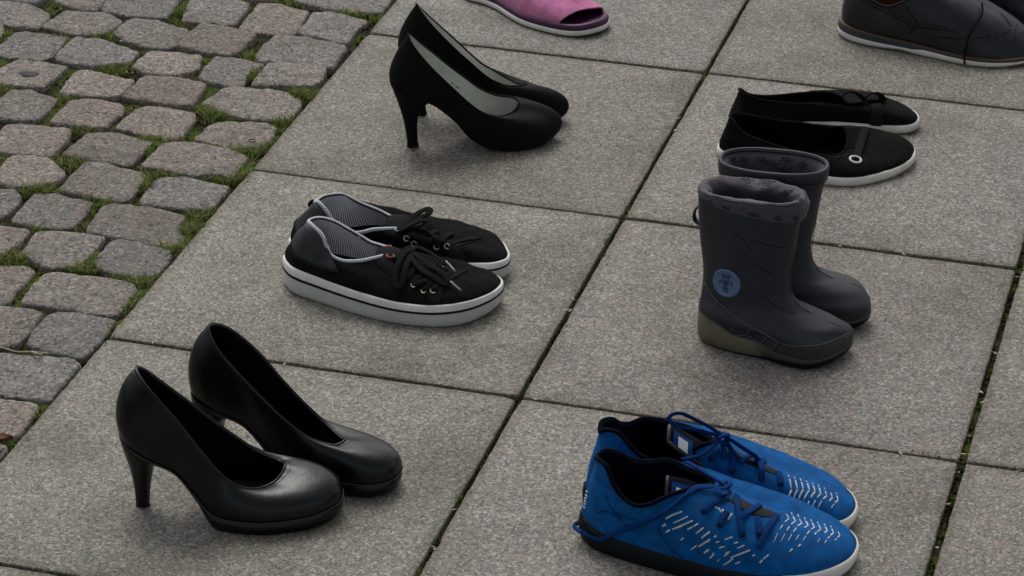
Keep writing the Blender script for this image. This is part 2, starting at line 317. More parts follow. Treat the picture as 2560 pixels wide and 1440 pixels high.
def crc(P, n, closed=True):
    """Catmull-Rom through P, n samples per segment"""
    P = np.asarray(P, float); m = len(P)
    if closed:
        g = lambda i: P[i % m]
        segs = m
    else:
        E = np.vstack([2 * P[0] - P[1], P, 2 * P[-1] - P[-2]])
        g = lambda i: E[i + 1]
        segs = m - 1
    out = []
    for i in range(segs):
        p0, p1, p2, p3 = g(i - 1), g(i), g(i + 1), g(i + 2)
        for k in range(n):
            t = k / n
            out.append(0.5 * (2 * p1 + (p2 - p0) * t + (2 * p0 - 5 * p1 + 4 * p2 - p3) * t * t + (3 * p1 - p0 - 3 * p2 + p3) * t ** 3))
    if not closed: out.append(P[-1])
    return np.array(out)

def unit(a): return a / np.maximum(np.linalg.norm(a, axis=-1, keepdims=True), 1e-12)

def grid_uv(G, closed):
    """UV in metres"""
    nu, nv = G.shape[:2]
    e = np.concatenate([G, G[:1]]) if closed else G
    mid = e[:, nv // 2]
    us = np.concatenate([[0], np.cumsum(np.linalg.norm(np.diff(mid, axis=0), axis=1))])
    vsx = np.concatenate([np.zeros((nu, 1)), np.cumsum(np.linalg.norm(np.diff(G, axis=1), axis=2), axis=1)], axis=1)
    return us, vsx
def grid_faces(G, closed=True, flip=False):
    nu, nv = G.shape[:2]; F = []; U = []
    us, vv = grid_uv(G, closed)
    for i in range(nu if closed else nu - 1):
        i2 = (i + 1) % nu
        for j in range(nv - 1):
            f = [i * nv + j, i2 * nv + j, i2 * nv + j + 1, i * nv + j + 1]
            u = [(us[i], vv[i, j]), (us[i + 1], vv[i2, j]), (us[i + 1], vv[i2, j + 1]), (us[i], vv[i, j + 1])]
            if flip: f.reverse(); u.reverse()
            F.append(tuple(f)); U.append(u)
    return F, U
def add_grid(mb, G, closed=True, flip=False):
    F, U = grid_faces(G, closed, flip); mb.add(G.reshape(-1, 3), F, U); return mb
def grid_normals(G, closed=True):
    if closed:
        du = np.roll(G, -1, 0) - np.roll(G, 1, 0)
    else:
        du = np.gradient(G, axis=0)
    dv = np.gradient(G, axis=1)
    return unit(np.cross(du, dv))

def cap(mb, loop, up=True, m=6, bulge=0.0):
    """fill a closed loop (index 0 = heel, n/2 = toe) with rows of quads across the shoe"""
    n = len(loop); h = n // 2
    rows = []
    for i in range(h + 1):
        a, b = loop[i], loop[(-i) % n]
        s = np.linspace(0, 1, m + 1)[:, None]
        r = a + (b - a) * s
        r[:, 2] += bulge * 4 * (s * (1 - s))[:, 0] * min(1, np.linalg.norm(b - a) / 0.05)
        rows.append(r)
    G = np.array(rows)
    add_grid(mb, G, False, flip=not up)
    return mb

def tube(path, r, seg=8, closed=False, flat=None, normals=None):
    """tube along a path; flat=(half width, half thickness) makes a ribbon lying on `normals`"""
    P = np.asarray(path, float); n = len(P)
    T = unit(np.roll(P, -1, 0) - np.roll(P, 1, 0)) if closed else unit(np.gradient(P, axis=0))
    if normals is None:
        up = np.tile(np.array([0.0, 0, 1]), (n, 1)); bad = np.abs(T[:, 2]) > 0.93; up[bad] = (0, 1, 0.3)
    else: up = np.asarray(normals, float)
    S = unit(np.cross(T, up)); Nn = np.cross(S, T)
    a = np.linspace(0, 2 * math.pi, seg, endpoint=False)
    rs = np.broadcast_to(np.asarray(r, float), (n,)) if flat is None else None
    V = np.zeros((n, seg, 3))
    for k, t in enumerate(a):
        if flat is None: V[:, k] = P + (S * math.cos(t) + Nn * math.sin(t)) * rs[:, None]
        else:
            c, s_ = math.cos(t), math.sin(t)
            V[:, k] = P + S * (flat[0] * math.copysign(abs(c) ** 0.6, c)) + Nn * (flat[1] * math.copysign(abs(s_) ** 0.6, s_))
    ln = np.concatenate([[0], np.cumsum(np.linalg.norm(np.diff(P, axis=0), axis=1))]); w_ = 2 * math.pi * (flat[0] if flat else float(np.mean(rs)))
    F = []; U = []
    for i in range(n if closed else n - 1):
        i2 = (i + 1) % n; l2 = ln[i2] if i2 else ln[i] + np.linalg.norm(P[0] - P[i])
        for k in range(seg):
            k2 = (k + 1) % seg
            F.append((i * seg + k, i * seg + k2, i2 * seg + k2, i2 * seg + k))
            U.append([(ln[i], k / seg * w_), (ln[i], (k + 1) / seg * w_), (l2, (k + 1) / seg * w_), (l2, k / seg * w_)])
    if not closed:
        F.append(tuple(range(seg - 1, -1, -1))); F.append(tuple((n - 1) * seg + k for k in range(seg)))
        U += [[(0, 0)] * seg] * 2
    return V.reshape(-1, 3), F, U

def torus(c, nrm, Rr, r, seg=20, ts=8, sx=1.0):
    nrm = unit(np.asarray(nrm, float)); a = unit(np.cross(nrm, [0.1, 0, 1.0])); b = np.cross(nrm, a)
    t = np.linspace(0, 2 * math.pi, seg, endpoint=False)[:, None]
    P = np.asarray(c) + (np.cos(t) * a * sx + np.sin(t) * b) * Rr
    return tube(P, r, ts, True, normals=np.tile(nrm, (seg, 1)))

class Upper:
    """a shoe upper: surface swept from the sole line (bottom loop) to the topline (top loop)"""
    def __init__(s, B, T, prm, k=8, nv=24):
        s.n0 = len(B)
        b, t = crc(B, k) / 1000.0, crc(T, k) / 1000.0
        q = crc(prm, k) / 1000.0        # start bulge outward / up, share of the way back to the sole line, rise at the top
        tan = np.roll(b, -1, 0) - np.roll(b, 1, 0)
        out = unit(np.stack([tan[:, 1], -tan[:, 0], np.zeros(len(b))], 1)); s.out = out
        z = np.array([0, 0, 1.0])
        p1 = b + out * q[:, 0:1] + z * q[:, 1:2]
        p2 = t + (b - t) * np.array([1, 1, 0]) * (q[:, 2:3]) + z * q[:, 3:4]
        v = np.linspace(0, 1, nv + 1)[None, :, None]
        s.G = ((1 - v) ** 3 * b[:, None] + 3 * (1 - v) ** 2 * v * p1[:, None] + 3 * (1 - v) * v * v * p2[:, None] + v ** 3 * t[:, None])
        s.fin()
        s.b, s.t = b, t
    def fin(s):
        s.nu, s.nv = s.G.shape[0], s.G.shape[1] - 1
        s.Nm = grid_normals(s.G)
    def crumple(s, amp, freq, seed):
        """soft wear folds, strongest half way up"""
        for i in range(s.nu):
            for j in range(s.nv + 1):
                g = s.G[i, j]; w_ = math.sin(math.pi * min(1, 0.15 + 0.85 * j / s.nv)) if j else 0.0
                q = mnoise.noise(Vector((g[0] * freq * 1.5 + seed, g[1] * freq, g[2] * freq * 0.8 - seed))) + 0.5 * mnoise.noise(Vector((g[0] * freq * 3.1, g[1] * freq * 2 + seed, g[2] * freq * 1.5)))
                s.G[i, j] = g + s.Nm[i, j] * amp * q * w_
        s.fin()
    def at(s, u, v, lift=0.0):
        x = (u % 1.0) * s.nu; y = min(max(v, 0), 1) * s.nv
        i = int(x) % s.nu; j = min(int(y), s.nv - 1); fx, fy = x - int(x), y - j; i2 = (i + 1) % s.nu
        f = lambda A: (A[i, j] * (1 - fx) + A[i2, j] * fx) * (1 - fy) + (A[i, j + 1] * (1 - fx) + A[i2, j + 1] * fx) * fy
        n = unit(f(s.Nm)); return f(s.G) + n * lift, n
    def top(s, x, y, lift=0.0):
        """surface point seen from straight above at local x, y (metres)"""
        d = (s.G[:, :, 0] - x) ** 2 + (s.G[:, :, 1] - y) ** 2
        d = d + (s.Nm[:, :, 2] < 0.05) * 1.0
        i, j = np.unravel_index(np.argmin(d), d.shape)
        p = s.G[i, j].copy(); n = s.Nm[i, j]
        if n[2] > 0.2:
            p = np.array([x, y, p[2] - ((x - p[0]) * n[0] + (y - p[1]) * n[1]) / n[2]])
        return p + n * lift, n
    def side(s, x, z, lift=0.0, sgn=-1):
        """surface point on the near (sgn=-1) flank at local x, z"""
        d = (s.G[:, :, 0] - x) ** 2 + (s.G[:, :, 2] - z) ** 2 + (s.Nm[:, :, 1] * sgn < 0.02) * 1.0
        i, j = np.unravel_index(np.argmin(d), d.shape)
        n = s.Nm[i, j]; return s.G[i, j] + n * lift, n
    def inner(s, th):
        G = s.G - s.Nm * th
        t = s.G[:, -1]; tan = np.roll(t, -1, 0) - np.roll(t, 1, 0)
        ho = unit(np.stack([tan[:, 1], -tan[:, 0], 0 * tan[:, 0]], 1))
        for k, f in ((1, 1.0), (2, 0.85), (3, 0.55), (4, 0.25)):      # near the topline the lining lies straight inside the edge
            G[:, -k] = G[:, -k] * (1 - f) + (s.G[:, -k] - ho * th - np.array([0, 0, 0.0004])) * f
        return G
    def build(s, root, mat, lin_mat, th=0.0025, name='upper', rim=True):
        mb = MB(); add_grid(mb, s.G)
        I = s.inner(th)
        lb = MB()
        Rm = np.stack([s.G[:, -1], (s.G[:, -1] + I[:, -1]) / 2 + np.array([0, 0, th * 0.35]), I[:, -1]], 1); add_grid(mb if rim else lb, Rm)
        mb.done(name, mat, root)
        add_grid(lb, I, True, True); lb.done('lining', lin_mat, root)
        return I
    def patch(s, us, v0, v1, lift=0.0012, nvp=6, skirt=True):
        """raised piece of material on the surface; v0, v1 lists along us"""
        G = np.array([[s.at(u, a + (b - a) * k / nvp, lift)[0] for k in range(nvp + 1)] for u, a, b in zip(us, v0, v1)])
        if skirt:
            low = lambda arr: arr
            base = np.array([[s.at(u, a + (b - a) * k / nvp, -0.0004)[0] for k in range(nvp + 1)] for u, a, b in zip(us, v0, v1)])
            G = np.concatenate([base[:, :1], G, base[:, -1:]], 1)
            e0, e1 = base[0], base[-1]
            e0 = np.concatenate([e0[:1], e0, e0[-1:]]); e1 = np.concatenate([e1[:1], e1, e1[-1:]])
            G = np.concatenate([e0[None], G, e1[None]], 0)
        mb = MB(); add_grid(mb, G, False); return mb
    def strip(s, mb, uv, width, lift=0.0005):
        """thin raised line following (u, v) points"""
        P, Q = [], []
        for u, v in uv:
            p, n = s.at(u, v, lift * 0.3); P.append(p); Q.append(n)
        V, F, U = tube(P, 0, 6, False, (width / 2, lift), Q); mb.add(V, F, U); return mb

def ring(loop, out, off, z):
    r = loop + out * off
    r = r.copy(); r[:, 2] = z; return r
def sole(rings, bottom=True, top=False):
    mb = MB(); add_grid(mb, np.stack(rings, 1))
    if bottom: cap(mb, rings[0], False)
    if top: cap(mb, rings[-1], True)
    return mb
def thing(name, label, cat, loc=(0, 0), ang=0.0, group=None, z=0.0):
    o = bpy.data.objects.new(name, None); C.objects.link(o)
    o.empty_display_size = 0.05
    o.location = (loc[0], loc[1], z); o.rotation_euler = (0, 0, R(ang))
    o['label'] = label; o['category'] = cat
    if group: o['group'] = group
    return o
def struct(o, label=None):
    o['kind'] = 'structure'
    if label: o['label'] = label
    return o

# ------------------------------------------------------------------ ground
def plane_grid(x0, x1, y0, y1, step, zf):
    nx, ny = max(2, int((x1 - x0) / step)) + 1, max(2, int((y1 - y0) / step)) + 1
    G = np.zeros((nx, ny, 3))
    for i, x in enumerate(np.linspace(x0, x1, nx)):
        for j, y in enumerate(np.linspace(y0, y1, ny)): G[i, j] = (x, y, zf(x, y))
    return G
gm = MB(); add_grid(gm, plane_grid(-40, 40, -40, 40, 8.0, lambda x, y: -0.09), False)
struct(gm.done('ground', 'bed', smooth=False))

# paving of square granite slabs, 50 cm module
D = 0.5008
pm = MB(); add_grid(pm, plane_grid(0.004, 2.6, -2.7, 1.6, 0.02, lambda x, y: -0.0078 + rnd.uniform(-0.0022, 0.0022)), False)
pavement = struct(pm.done('pavement', 'bed'), 'grey granite slab paving with mossy joints')
def slab_mesh(x0, x1, y0, y1):
    cx, cy = (x0 + x1) / 2, (y0 + y1) / 2
    m = 36; loop = []
    rc = 0.004
    def side(a, b):
        for k in range(m):
            t = k / m
            loop.append((a[0] + (b[0] - a[0]) * t, a[1] + (b[1] - a[1]) * t))
    side((x0, y0), (x1, y0)); side((x1, y0), (x1, y1)); side((x1, y1), (x0, y1)); side((x0, y1), (x0, y0))
    L = np.array(loop); out = np.stack([np.clip((L[:, 0] - cx) / (x1 - x0) * 2, -1, 1), np.clip((L[:, 1] - cy) / (y1 - y0) * 2, -1, 1)], 1)
    o1 = np.where(np.abs(out) > 0.999, np.sign(out), 0)
    n = len(L); corner = np.arange(n) % m == 0
    jit = np.array([rnd.gauss(0, 0.00035) - (rnd.random() < 0.035) * rnd.uniform(0.0006, 0.0022) for _ in range(n)])
    jit[corner] -= rnd.uniform(0.0006, 0.002)
    rings = []
    for off, z, kj in ((0.0, -0.045, 0), (0.0, -0.0032, 0.5), (-0.0003, -0.0013, 1), (-0.0010, -0.0003, 1), (-0.0022, 0.0, 0.6)):
        P = L + o1 * (off + jit * kj)[:, None] if kj else L + o1 * off
        rings.append(np.column_stack([P, np.full(n, z)]))
    G = np.stack(rings, 1) - np.array([cx, cy, 0])
    mb = MB(); add_grid(mb, G)
    b = len(mb.V); mb.V.append((0, 0, 0)); nv = G.shape[1]
    for i in range(n):
        mb.F.append((i * nv + nv - 1, ((i + 1) % n) * nv + nv - 1, b)); mb.U.append([(0, 0)] * 3)
    return mb, (cx, cy)
cols = [(0.0005, 0.4960), (0.5012, 0.9966), (1.0042, 1.5000), (1.5055, 2.0), (2.005, 2.5)]
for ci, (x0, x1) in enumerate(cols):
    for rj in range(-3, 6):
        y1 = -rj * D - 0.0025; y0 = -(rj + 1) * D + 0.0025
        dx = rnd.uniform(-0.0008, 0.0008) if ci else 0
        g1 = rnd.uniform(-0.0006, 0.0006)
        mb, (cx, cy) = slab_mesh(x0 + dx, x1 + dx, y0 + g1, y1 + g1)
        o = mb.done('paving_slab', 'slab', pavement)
        o.location = (cx, cy, rnd.uniform(-0.0006, 0.0006))
        o.rotation_euler = (rnd.uniform(-0.0012, 0.0012), rnd.uniform(-0.0012, 0.0012), 0)
        k = rnd.uniform(0.93, 1.05) * (1.0, 0.95, 0.87, 0.86, 0.86)[ci]  # edge falloff (vignette) put into the slab colour, darker towards the right
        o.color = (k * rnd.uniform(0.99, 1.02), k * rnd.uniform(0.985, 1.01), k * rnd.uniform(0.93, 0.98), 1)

# cobblestones: plan outlines in millimetres, measured one by one
COB = [
[(-596,-41),(-519,-29),(-466,-65),(-459,-118),(-490,-126),(-523,-119),(-575,-113)],
[(-489,44),(-421,59),(-413,11),(-406,-29),(-426,-37),(-480,-14)],
[(-418,53),(-314,77),(-304,20),(-299,-29),(-356,-32),(-400,-28)],
[(-296,73),(-256,75),(-202,62),(-198,4),(-196,-27),(-273,-33)],
[(-452,-44),(-394,-35),(-356,-56),(-362,-112),(-391,-126),(-458,-114)],
[(-351,-46),(-311,-38),(-250,-64),(-249,-137),(-283,-142),(-311,-134),(-351,-107)],
[(-243,-39),(-225,-36),(-150,-54),(-154,-118),(-155,-140),(-206,-138),(-247,-129)],
[(-191,66),(-168,76),(-109,59),(-100,-35),(-122,-40),(-153,-42),(-184,-36)],
[(-101,55),(-84,64),(-13,47),(-22,-1),(-15,-44),(-27,-46),(-65,-36),(-96,-27)],
[(-152,129),(-10,154),(-4,86),(-13,78),(-78,74),(-138,83)],
[(-238,135),(-171,140),(-168,83),(-207,76)],
[(-485,-143),(-454,-138),(-406,-145),(-400,-221),(-405,-232),(-448,-237),(-476,-230),(-490,-212)],
[(-585,-129),(-515,-126),(-499,-156),(-495,-195),(-563,-199)],
[(-397,-139),(-357,-136),(-288,-161),(-290,-207),(-336,-231),(-385,-230),(-394,-213)],
[(-273,-153),(-199,-148),(-189,-193),(-205,-225),(-246,-231),(-279,-216)],
[(-181,-145),(-167,-141),(-102,-153),(-114,-184),(-107,-238),(-118,-240),(-171,-229),(-178,-214)],
[(-125,-46),(-114,-39),(-81,-42),(-15,-52),(-9,-142),(-54,-137),(-120,-145),(-129,-104)],
[(-99,-149),(-87,-143),(-17,-138),(-10,-181),(-12,-215),(-54,-219),(-92,-235),(-96,-220)],
[(-441,-249),(-426,-243),(-363,-248),(-365,-282),(-365,-332),(-392,-333),(-433,-336),(-452,-309)],
[(-348,-256),(-330,-245),(-256,-262),(-255,-311),(-259,-327),(-306,-333),(-337,-337),(-340,-312)],
[(-249,-242),(-199,-237),(-155,-248),(-151,-299),(-148,-331),(-196,-330),(-250,-327)],
[(-128,-245),(-104,-239),(-44,-236),(-10,-260),(-7,-330),(-68,-340),(-139,-312)],
[(-405,-344),(-373,-340),(-331,-358),(-329,-412),(-332,-436),(-362,-442),(-396,-444),(-408,-392)],
[(-313,-352),(-298,-342),(-243,-343),(-229,-376),(-235,-405),(-229,-432),(-271,-432),(-312,-435)],
[(-215,-348),(-203,-342),(-135,-346),(-130,-367),(-126,-430),(-143,-438),(-221,-423)],
[(-103,-364),(-78,-354),(-35,-348),(-15,-355),(-9,-406),(-16,-429),(-56,-438),(-108,-425)],
[(-363,-454),(-316,-445),(-276,-443),(-267,-479),(-264,-541),(-313,-544),(-343,-540),(-361,-484)],
[(-246,-446),(-219,-439),(-156,-454),(-156,-495),(-157,-533),(-196,-532),(-256,-525),(-255,-510)],
[(-141,-455),(-116,-442),(-54,-447),(-18,-464),(-15,-508),(-12,-541),(-38,-529),(-66,-540),(-124,-536),(-141,-537)],
[(-313,-554),(-287,-546),(-260,-551),(-224,-587),(-229,-615),(-254,-635),(-278,-640),(-302,-634),(-315,-579)],
[(-216,-543),(-190,-537),(-150,-553),(-125,-555),(-119,-607),(-117,-639),(-137,-642),(-188,-637),(-214,-633)],
[(-110,-555),(-77,-546),(-10,-554),(-9,-562),(-10,-628),(-33,-634),(-95,-638),(-105,-630)],
[(-312,-657),(-271,-651),(-252,-664),(-248,-697),(-251,-736),(-289,-742)],
[(-240,-650),(-217,-643),(-158,-654),(-157,-686),(-156,-735),(-185,-742),(-217,-740),(-235,-736),(-237,-711)],
[(-142,-661),(-131,-647),(-108,-646),(-61,-648),(-29,-659),(-32,-691),(-7,-719),(-11,-748),(-47,-748),(-93,-740),(-134,-739)],
[(-261,-760),(-208,-751),(-201,-758),(-200,-794),(-205,-827),(-211,-835),(-249,-839)],
[(-191,-762),(-184,-754),(-150,-750),(-103,-749),(-105,-769),(-102,-803),(-105,-833),(-125,-845),(-136,-849),(-164,-835),(-183,-821),(-187,-792)],
[(-95,-750),(-86,-744),(-13,-756),(-6,-780),(-8,-828),(-22,-838),(-43,-836),(-82,-832),(-93,-807)],
[(-226,-864),(-162,-849),(-152,-857),(-149,-881),(-153,-914),(-145,-949),(-161,-954),(-207,-956)],
[(-137,-864),(-120,-856),(-72,-853),(-26,-854),(-17,-862),(-13,-885),(-11,-926),(-14,-943),(-39,-946),(-83,-942),(-118,-943),(-135,-944),(-135,-929)],
[(-177,-962),(-152,-962),(-110,-960),(-94,-967),(-95,-994),(-92,-1028),(-92,-1053),(-110,-1058),(-149,-1063)],
[(-88,-960),(-61,-951),(-9,-952),(-6,-978),(-7,-1019),(-7,-1055),(-30,-1054),(-55,-1050),(-82,-1043),(-89,-1011)],
[(-142,-1073),(-104,-1071),(-66,-1068),(-26,-1060),(-5,-1066),(0,-1111),(1,-1161),(-7,-1164),(-36,-1162),(-69,-1164),(-117,-1171)],
[(-76,-1178),(-58,-1176),(-15,-1174),(-11,-1180),(-8,-1209),(-6,-1251),(-17,-1248),(-32,-1247),(-60,-1247)],
[(-44,-1272),(-15,-1269),(-7,-1274),(-1,-1306),(-23,-1307)]]

extra = []
rows_y = [0.60, 0.50, 0.395, 0.29, 0.185, 0.07, -0.04, -0.135, -0.235, -0.34, -0.443, -0.545, -0.648, -0.752, -0.855, -0.957, -1.063, -1.172, -1.262, -1.36, -1.46, -1.56, -1.66]
def extra_stone(x0, x1, y0, y1):
    j = lambda: rnd.uniform(-5, 5)
    extra.append([(x0 + 10 + j(), y1 - 3 + j()), ((x0 + x1) / 2 + j(), y1 + j() * .5), (x1 - 8 + j(), y1 - 4 + j()), (x1 + j() * .5, (y0 + y1) / 2 + j()), (x1 - 6 + j(), y0 + 4 + j()), ((x0 + x1) / 2 + j(), y0 + j() * .5), (x0 + 5 + j(), y0 + 4 + j()), (x0 + j() * .5, (y0 + y1) / 2 + j())])
for a, b in zip(rows_y[:-1], rows_y[1:]):
    ym = (a + b) / 2 * 1000
    inrow = [p for p in COB if min(q[1] for q in p) - 12 < ym < max(q[1] for q in p) + 12]
    xr = -8 if not inrow else min(min(q[0] for q in p) for p in inrow) - 9
    if b * 1000 > 85 or a * 1000 < -1275: xr = -8
    while xr > -820:
        wd = rnd.uniform(78, 118)
        if not any(abs(np.mean([q[0] for q in p]) - (xr - wd / 2)) < 70 and abs(np.mean([q[1] for q in p]) - ym) < 62 for p in COB):
            extra_stone(xr - wd, xr, b * 1000 + 6, a * 1000 - 5)
        xr -= wd + rnd.uniform(6, 14)
def inside(poly, x, y):
    r = False; n = len(poly)
    for i in range(n):
        x1, y1 = poly[i]; x2, y2 = poly[(i + 1) % n]
        if (y1 > y) != (y2 > y) and x < (x2 - x1) * (y - y1) / (y2 - y1) + x1: r = not r
    return r
sm = MB()
def soil_z(x, y):
    v = mnoise.noise(Vector((x * 22, y * 22, 3.0))) * 0.0045 + mnoise.noise(Vector((x * 90, y * 90, 1.0))) * 0.002
    return -0.0078 + v
add_grid(sm, plane_grid(-0.85, -0.0005, -1.7, 0.6, 0.008, soil_z), False)
cobbled = struct(sm.done('cobbled_ground', 'soil'), 'old cobbled paving with moss and grass in its joints')
OUT = []
for ip, poly in enumerate(COB + extra):
    P = np.array(poly, float)
    c = P.mean(0)
    area = 0.5 * np.sum(P[:, 0] * np.roll(P[:, 1], -1) - np.roll(P[:, 0], -1) * P[:, 1])
    if area < 0: P = P[::-1]
    # resample evenly then soften
    Q = np.concatenate([P, P[:1]]); s = np.concatenate([[0], np.cumsum(np.linalg.norm(np.diff(Q, axis=0), axis=1))])
    n = 44; t = np.linspace(0, s[-1], n, endpoint=False)
    L = np.stack([np.interp(t, s, Q[:, 0]), np.interp(t, s, Q[:, 1])], 1)
    for _ in range(1): L = (np.roll(L, 1, 0) + 2 * L + np.roll(L, -1, 0)) / 4
    dl = L - c; L = L + dl / np.linalg.norm(dl, axis=1)[:, None] * 3.0; L[:, 0] = np.minimum(L[:, 0], -3.0)
    L = (L - c) / 1000.0
    ph = rnd.uniform(0, 99)
    hz = rnd.uniform(-0.0025, 0.0015)
    sx, sy = rnd.uniform(-0.014, 0.014), rnd.uniform(-0.014, 0.014)
    rad = np.linalg.norm(L, axis=1)
    def nz(x, y, f, a): return mnoise.noise(Vector((x * f + ph, y * f, ph))) * a
    rings = []
    for kf, off, z in ((1, 0.0035, -0.07), (1, 0.0015, -0.020), (1, 0.0, -0.0105), (1, -0.0006, -0.0030), (1, -0.0018, -0.0009), (1, -0.0050, 0.0), (0.70, 0, 0.0002), (0.40, 0, 0.0003), (0.14, 0, 0.0003)):
        K = L * kf * (1 + (off / rad)[:, None])
        Z = []
        for (x, y) in K:
            zz = z + hz + sx * x + sy * y
            if z > -0.03: zz += nz(x, y, 55, 0.0022) + nz(x, y, 150, 0.0012)
            Z.append(zz)
        jx = np.array([nz(x, y, 130, 0.0024) for x, y in K])[:, None] * (1 if z > -0.03 and kf == 1 else 0)
        rings.append(np.column_stack([K * (1 + jx / rad[:, None]), Z]))
    G = np.stack(rings, 1)
    mb = MB(); add_grid(mb, G)
    b = len(mb.V); mb.V.append(tuple(G[:, -1].mean(0))); nv = G.shape[1]
    for i in range(n):
        mb.F.append((i * nv + nv - 1, ((i + 1) % n) * nv + nv - 1, b)); mb.U.append([(0, 0)] * 3)
    o = mb.done('cobblestone', 'cobble', cobbled)
    o.location = (c[0] / 1000, c[1] / 1000, 0)
    k = rnd.uniform(0.84, 1.14); wm = rnd.uniform(-0.05, 0.07)
    o.color = (k * (1 + wm), k, k * (1 - wm * 0.8) * 0.99, 1)
    OUT.append((c / 1000, np.max(rad), [(float(a + c[0] / 1000), float(b_ + c[1] / 1000)) for a, b_ in L]))

def in_joint(x, y, margin=0.0):
    if x > -0.003: return False
    for c, r, poly in OUT:
        if (x - c[0]) ** 2 + (y - c[1]) ** 2 < (r + 0.004) ** 2:
            f = 1 + margin / r
            if inside([(c[0] + (a - c[0]) * f, c[1] + (b - c[1]) * f) for a, b in poly], x, y): return False
    return True

# grass and moss in the joints
TUFT = [(-419, -154), (-362, -120), (-324, -100), (-293, -225), (-298, -234), (-303, 6), (-278, -36), (-137, -120), (-129, -134), (-102, -195), (-147, 82), (-47, 71), (-20, 63), (-8, 75), (-30, -225), (-10, -241), (-142, -326), (-126, -329), (-104, -343), (-114, -354), (-321, -346), (-323, -362), (-227, -361), (-258, -442), (-240, -443), (-152, -443), (-142, -447), (-148, -476), (-251, -542), (-231, -550), (-213, -551), (-258, -644), (-238, -638), (-224, -633), (-152, -674), (-147, -647), (-143, -721), (-118, -587), (-116, -580), (-11, -321), (-18, -352), (-24, -437), (-21, -423), (-5, -452), (-35, -447), (-72, -439), (-59, -442), (-110, -545), (-97, -534), (0, -497), (-9, -520), (-32, -540), (-8, -642), (-11, -662), (-19, -683), (-8, -691), (-8, -740), (-9, -752), (-197, -834), (-183, -842), (-178, -829), (-105, -841), (-95, -826), (-95, -808), (-46, -846), (-32, -841), (-14, -847), (-6, -833), (-5, -856), (-5, -890), (-4, -912), (-3, -977), (-318, -570), (-418, -355), (-410, -360), (-477, -213), (-492, -170), (-198, -738), (-481, -59), (-479, -25), (-2, -1187), (-8, -1269)]
V = []; F = []; tint = []
def blade(x, y, z, h, ang, lean, wd, tn):
    d = np.array([math.cos(ang), math.sin(ang)]); s = np.array([-d[1], d[0]]) * wd
    b = len(V)
    for k, (t, ww) in enumerate(((0, 1), (0.4, 0.9), (0.75, 0.6))):
        off = d * lean * t * t; zz = z + h * (t - 0.25 * lean / max(h, 1e-4) * t * t * 0.5)
        V.append((x + off[0] - s[0] * ww, y + off[1] - s[1] * ww, zz)); V.append((x + off[0] + s[0] * ww, y + off[1] + s[1] * ww, zz))
    V.append((x + d[0] * lean, y + d[1] * lean, z + h * 0.86))
    F.extend([(b, b + 1, b + 3, b + 2), (b + 2, b + 3, b + 5, b + 4), (b + 4, b + 5, b + 6)]); tint.extend([tn] * 7)
def tuft(x, y, n, spread, hmax):
    k = 0; tries = 0
    while k < n and tries < n * 12:
        tries += 1
        a, r = rnd.uniform(0, 6.283), spread * math.sqrt(rnd.random())
        px, py = x + r * math.cos(a) * 1.25, y + r * math.sin(a)
        if not in_joint(px, py, -0.002): continue
        h = hmax * rnd.uniform(0.35, 1.0)
        tn = min(0.9, max(0, rnd.gauss(0.48, 0.22))) if rnd.random() > 0.07 else 0.97
        blade(px, py, -0.008, h + 0.002, rnd.uniform(0, 6.283), h * rnd.uniform(0.5, 1.5), rnd.uniform(0.0005, 0.0011), tn); k += 1
for x, y in TUFT:
    big = rnd.random()
    tuft(x / 1000, y / 1000, int(40 + 45 * big), 0.013 + 0.010 * big, 0.007 + 0.008 * big)
for x, y, n in ((-0.102, -0.195, 60), (-0.047, 0.071, 90), (-0.010, -0.241, 120), (-0.009, -0.520, 170), (-0.020, -0.530, 120), (-0.024, -0.437, 120), (-0.110, -0.335, 150), (-0.009, -0.70, 150), (-0.010, -0.745, 120), (-0.190, -0.84, 120), (-0.100, -0.83, 110), (-0.24, -0.64, 100), (-0.012, -0.845, 60)):
    tuft(x, y, n, 0.018, 0.015)
for _ in range(5500):
    x, y = rnd.uniform(-0.62, -0.003), rnd.uniform(-1.32, 0.16)
    g = mnoise.noise(Vector((x * 9, y * 9, 5.0)))
    if g < rnd.uniform(-0.15, 0.5): continue
    if in_joint(x, y, 0.0):
        h = rnd.uniform(0.002, 0.009)
        blade(x, y, -0.008, h + 0.001, rnd.uniform(0, 6.283), h * rnd.uniform(0.2, 1.0), rnd.uniform(0.0005, 0.0011), min(1, max(0, rnd.gauss(0.35, 0.22))))
for x, y, n in ((0.497, -0.465, 10), (0.496, -1.238, 14), (1.0025, -0.973, 12), (1.001, -0.951, 6), (0.4985, -0.015, 10), (1.004, -0.633, 10), (0.4985, -1.393, 8)):
    for _ in range(n):
        h = rnd.uniform(0.003, 0.008)
        blade(x + rnd.gauss(0, 0.0022), y + rnd.gauss(0, 0.008), -0.008, h + 0.006, rnd.uniform(0, 6.283), h * 0.6, 0.0010, rnd.uniform(0.3, 0.75))
me = bpy.data.meshes.new('grass'); me.from_pydata([tuple(map(float, v)) for v in V], [], F)
me.materials.append(MAT['grass'])
at = me.attributes.new('tint', 'FLOAT', 'POINT'); at.data.foreach_set('value', tint)
me.polygons.foreach_set('use_smooth', [True] * len(me.polygons))
grass = bpy.data.objects.new('grass', me); C.objects.link(grass); grass['kind'] = 'stuff'; grass['label'] = 'short green grass growing in the cobble joints'

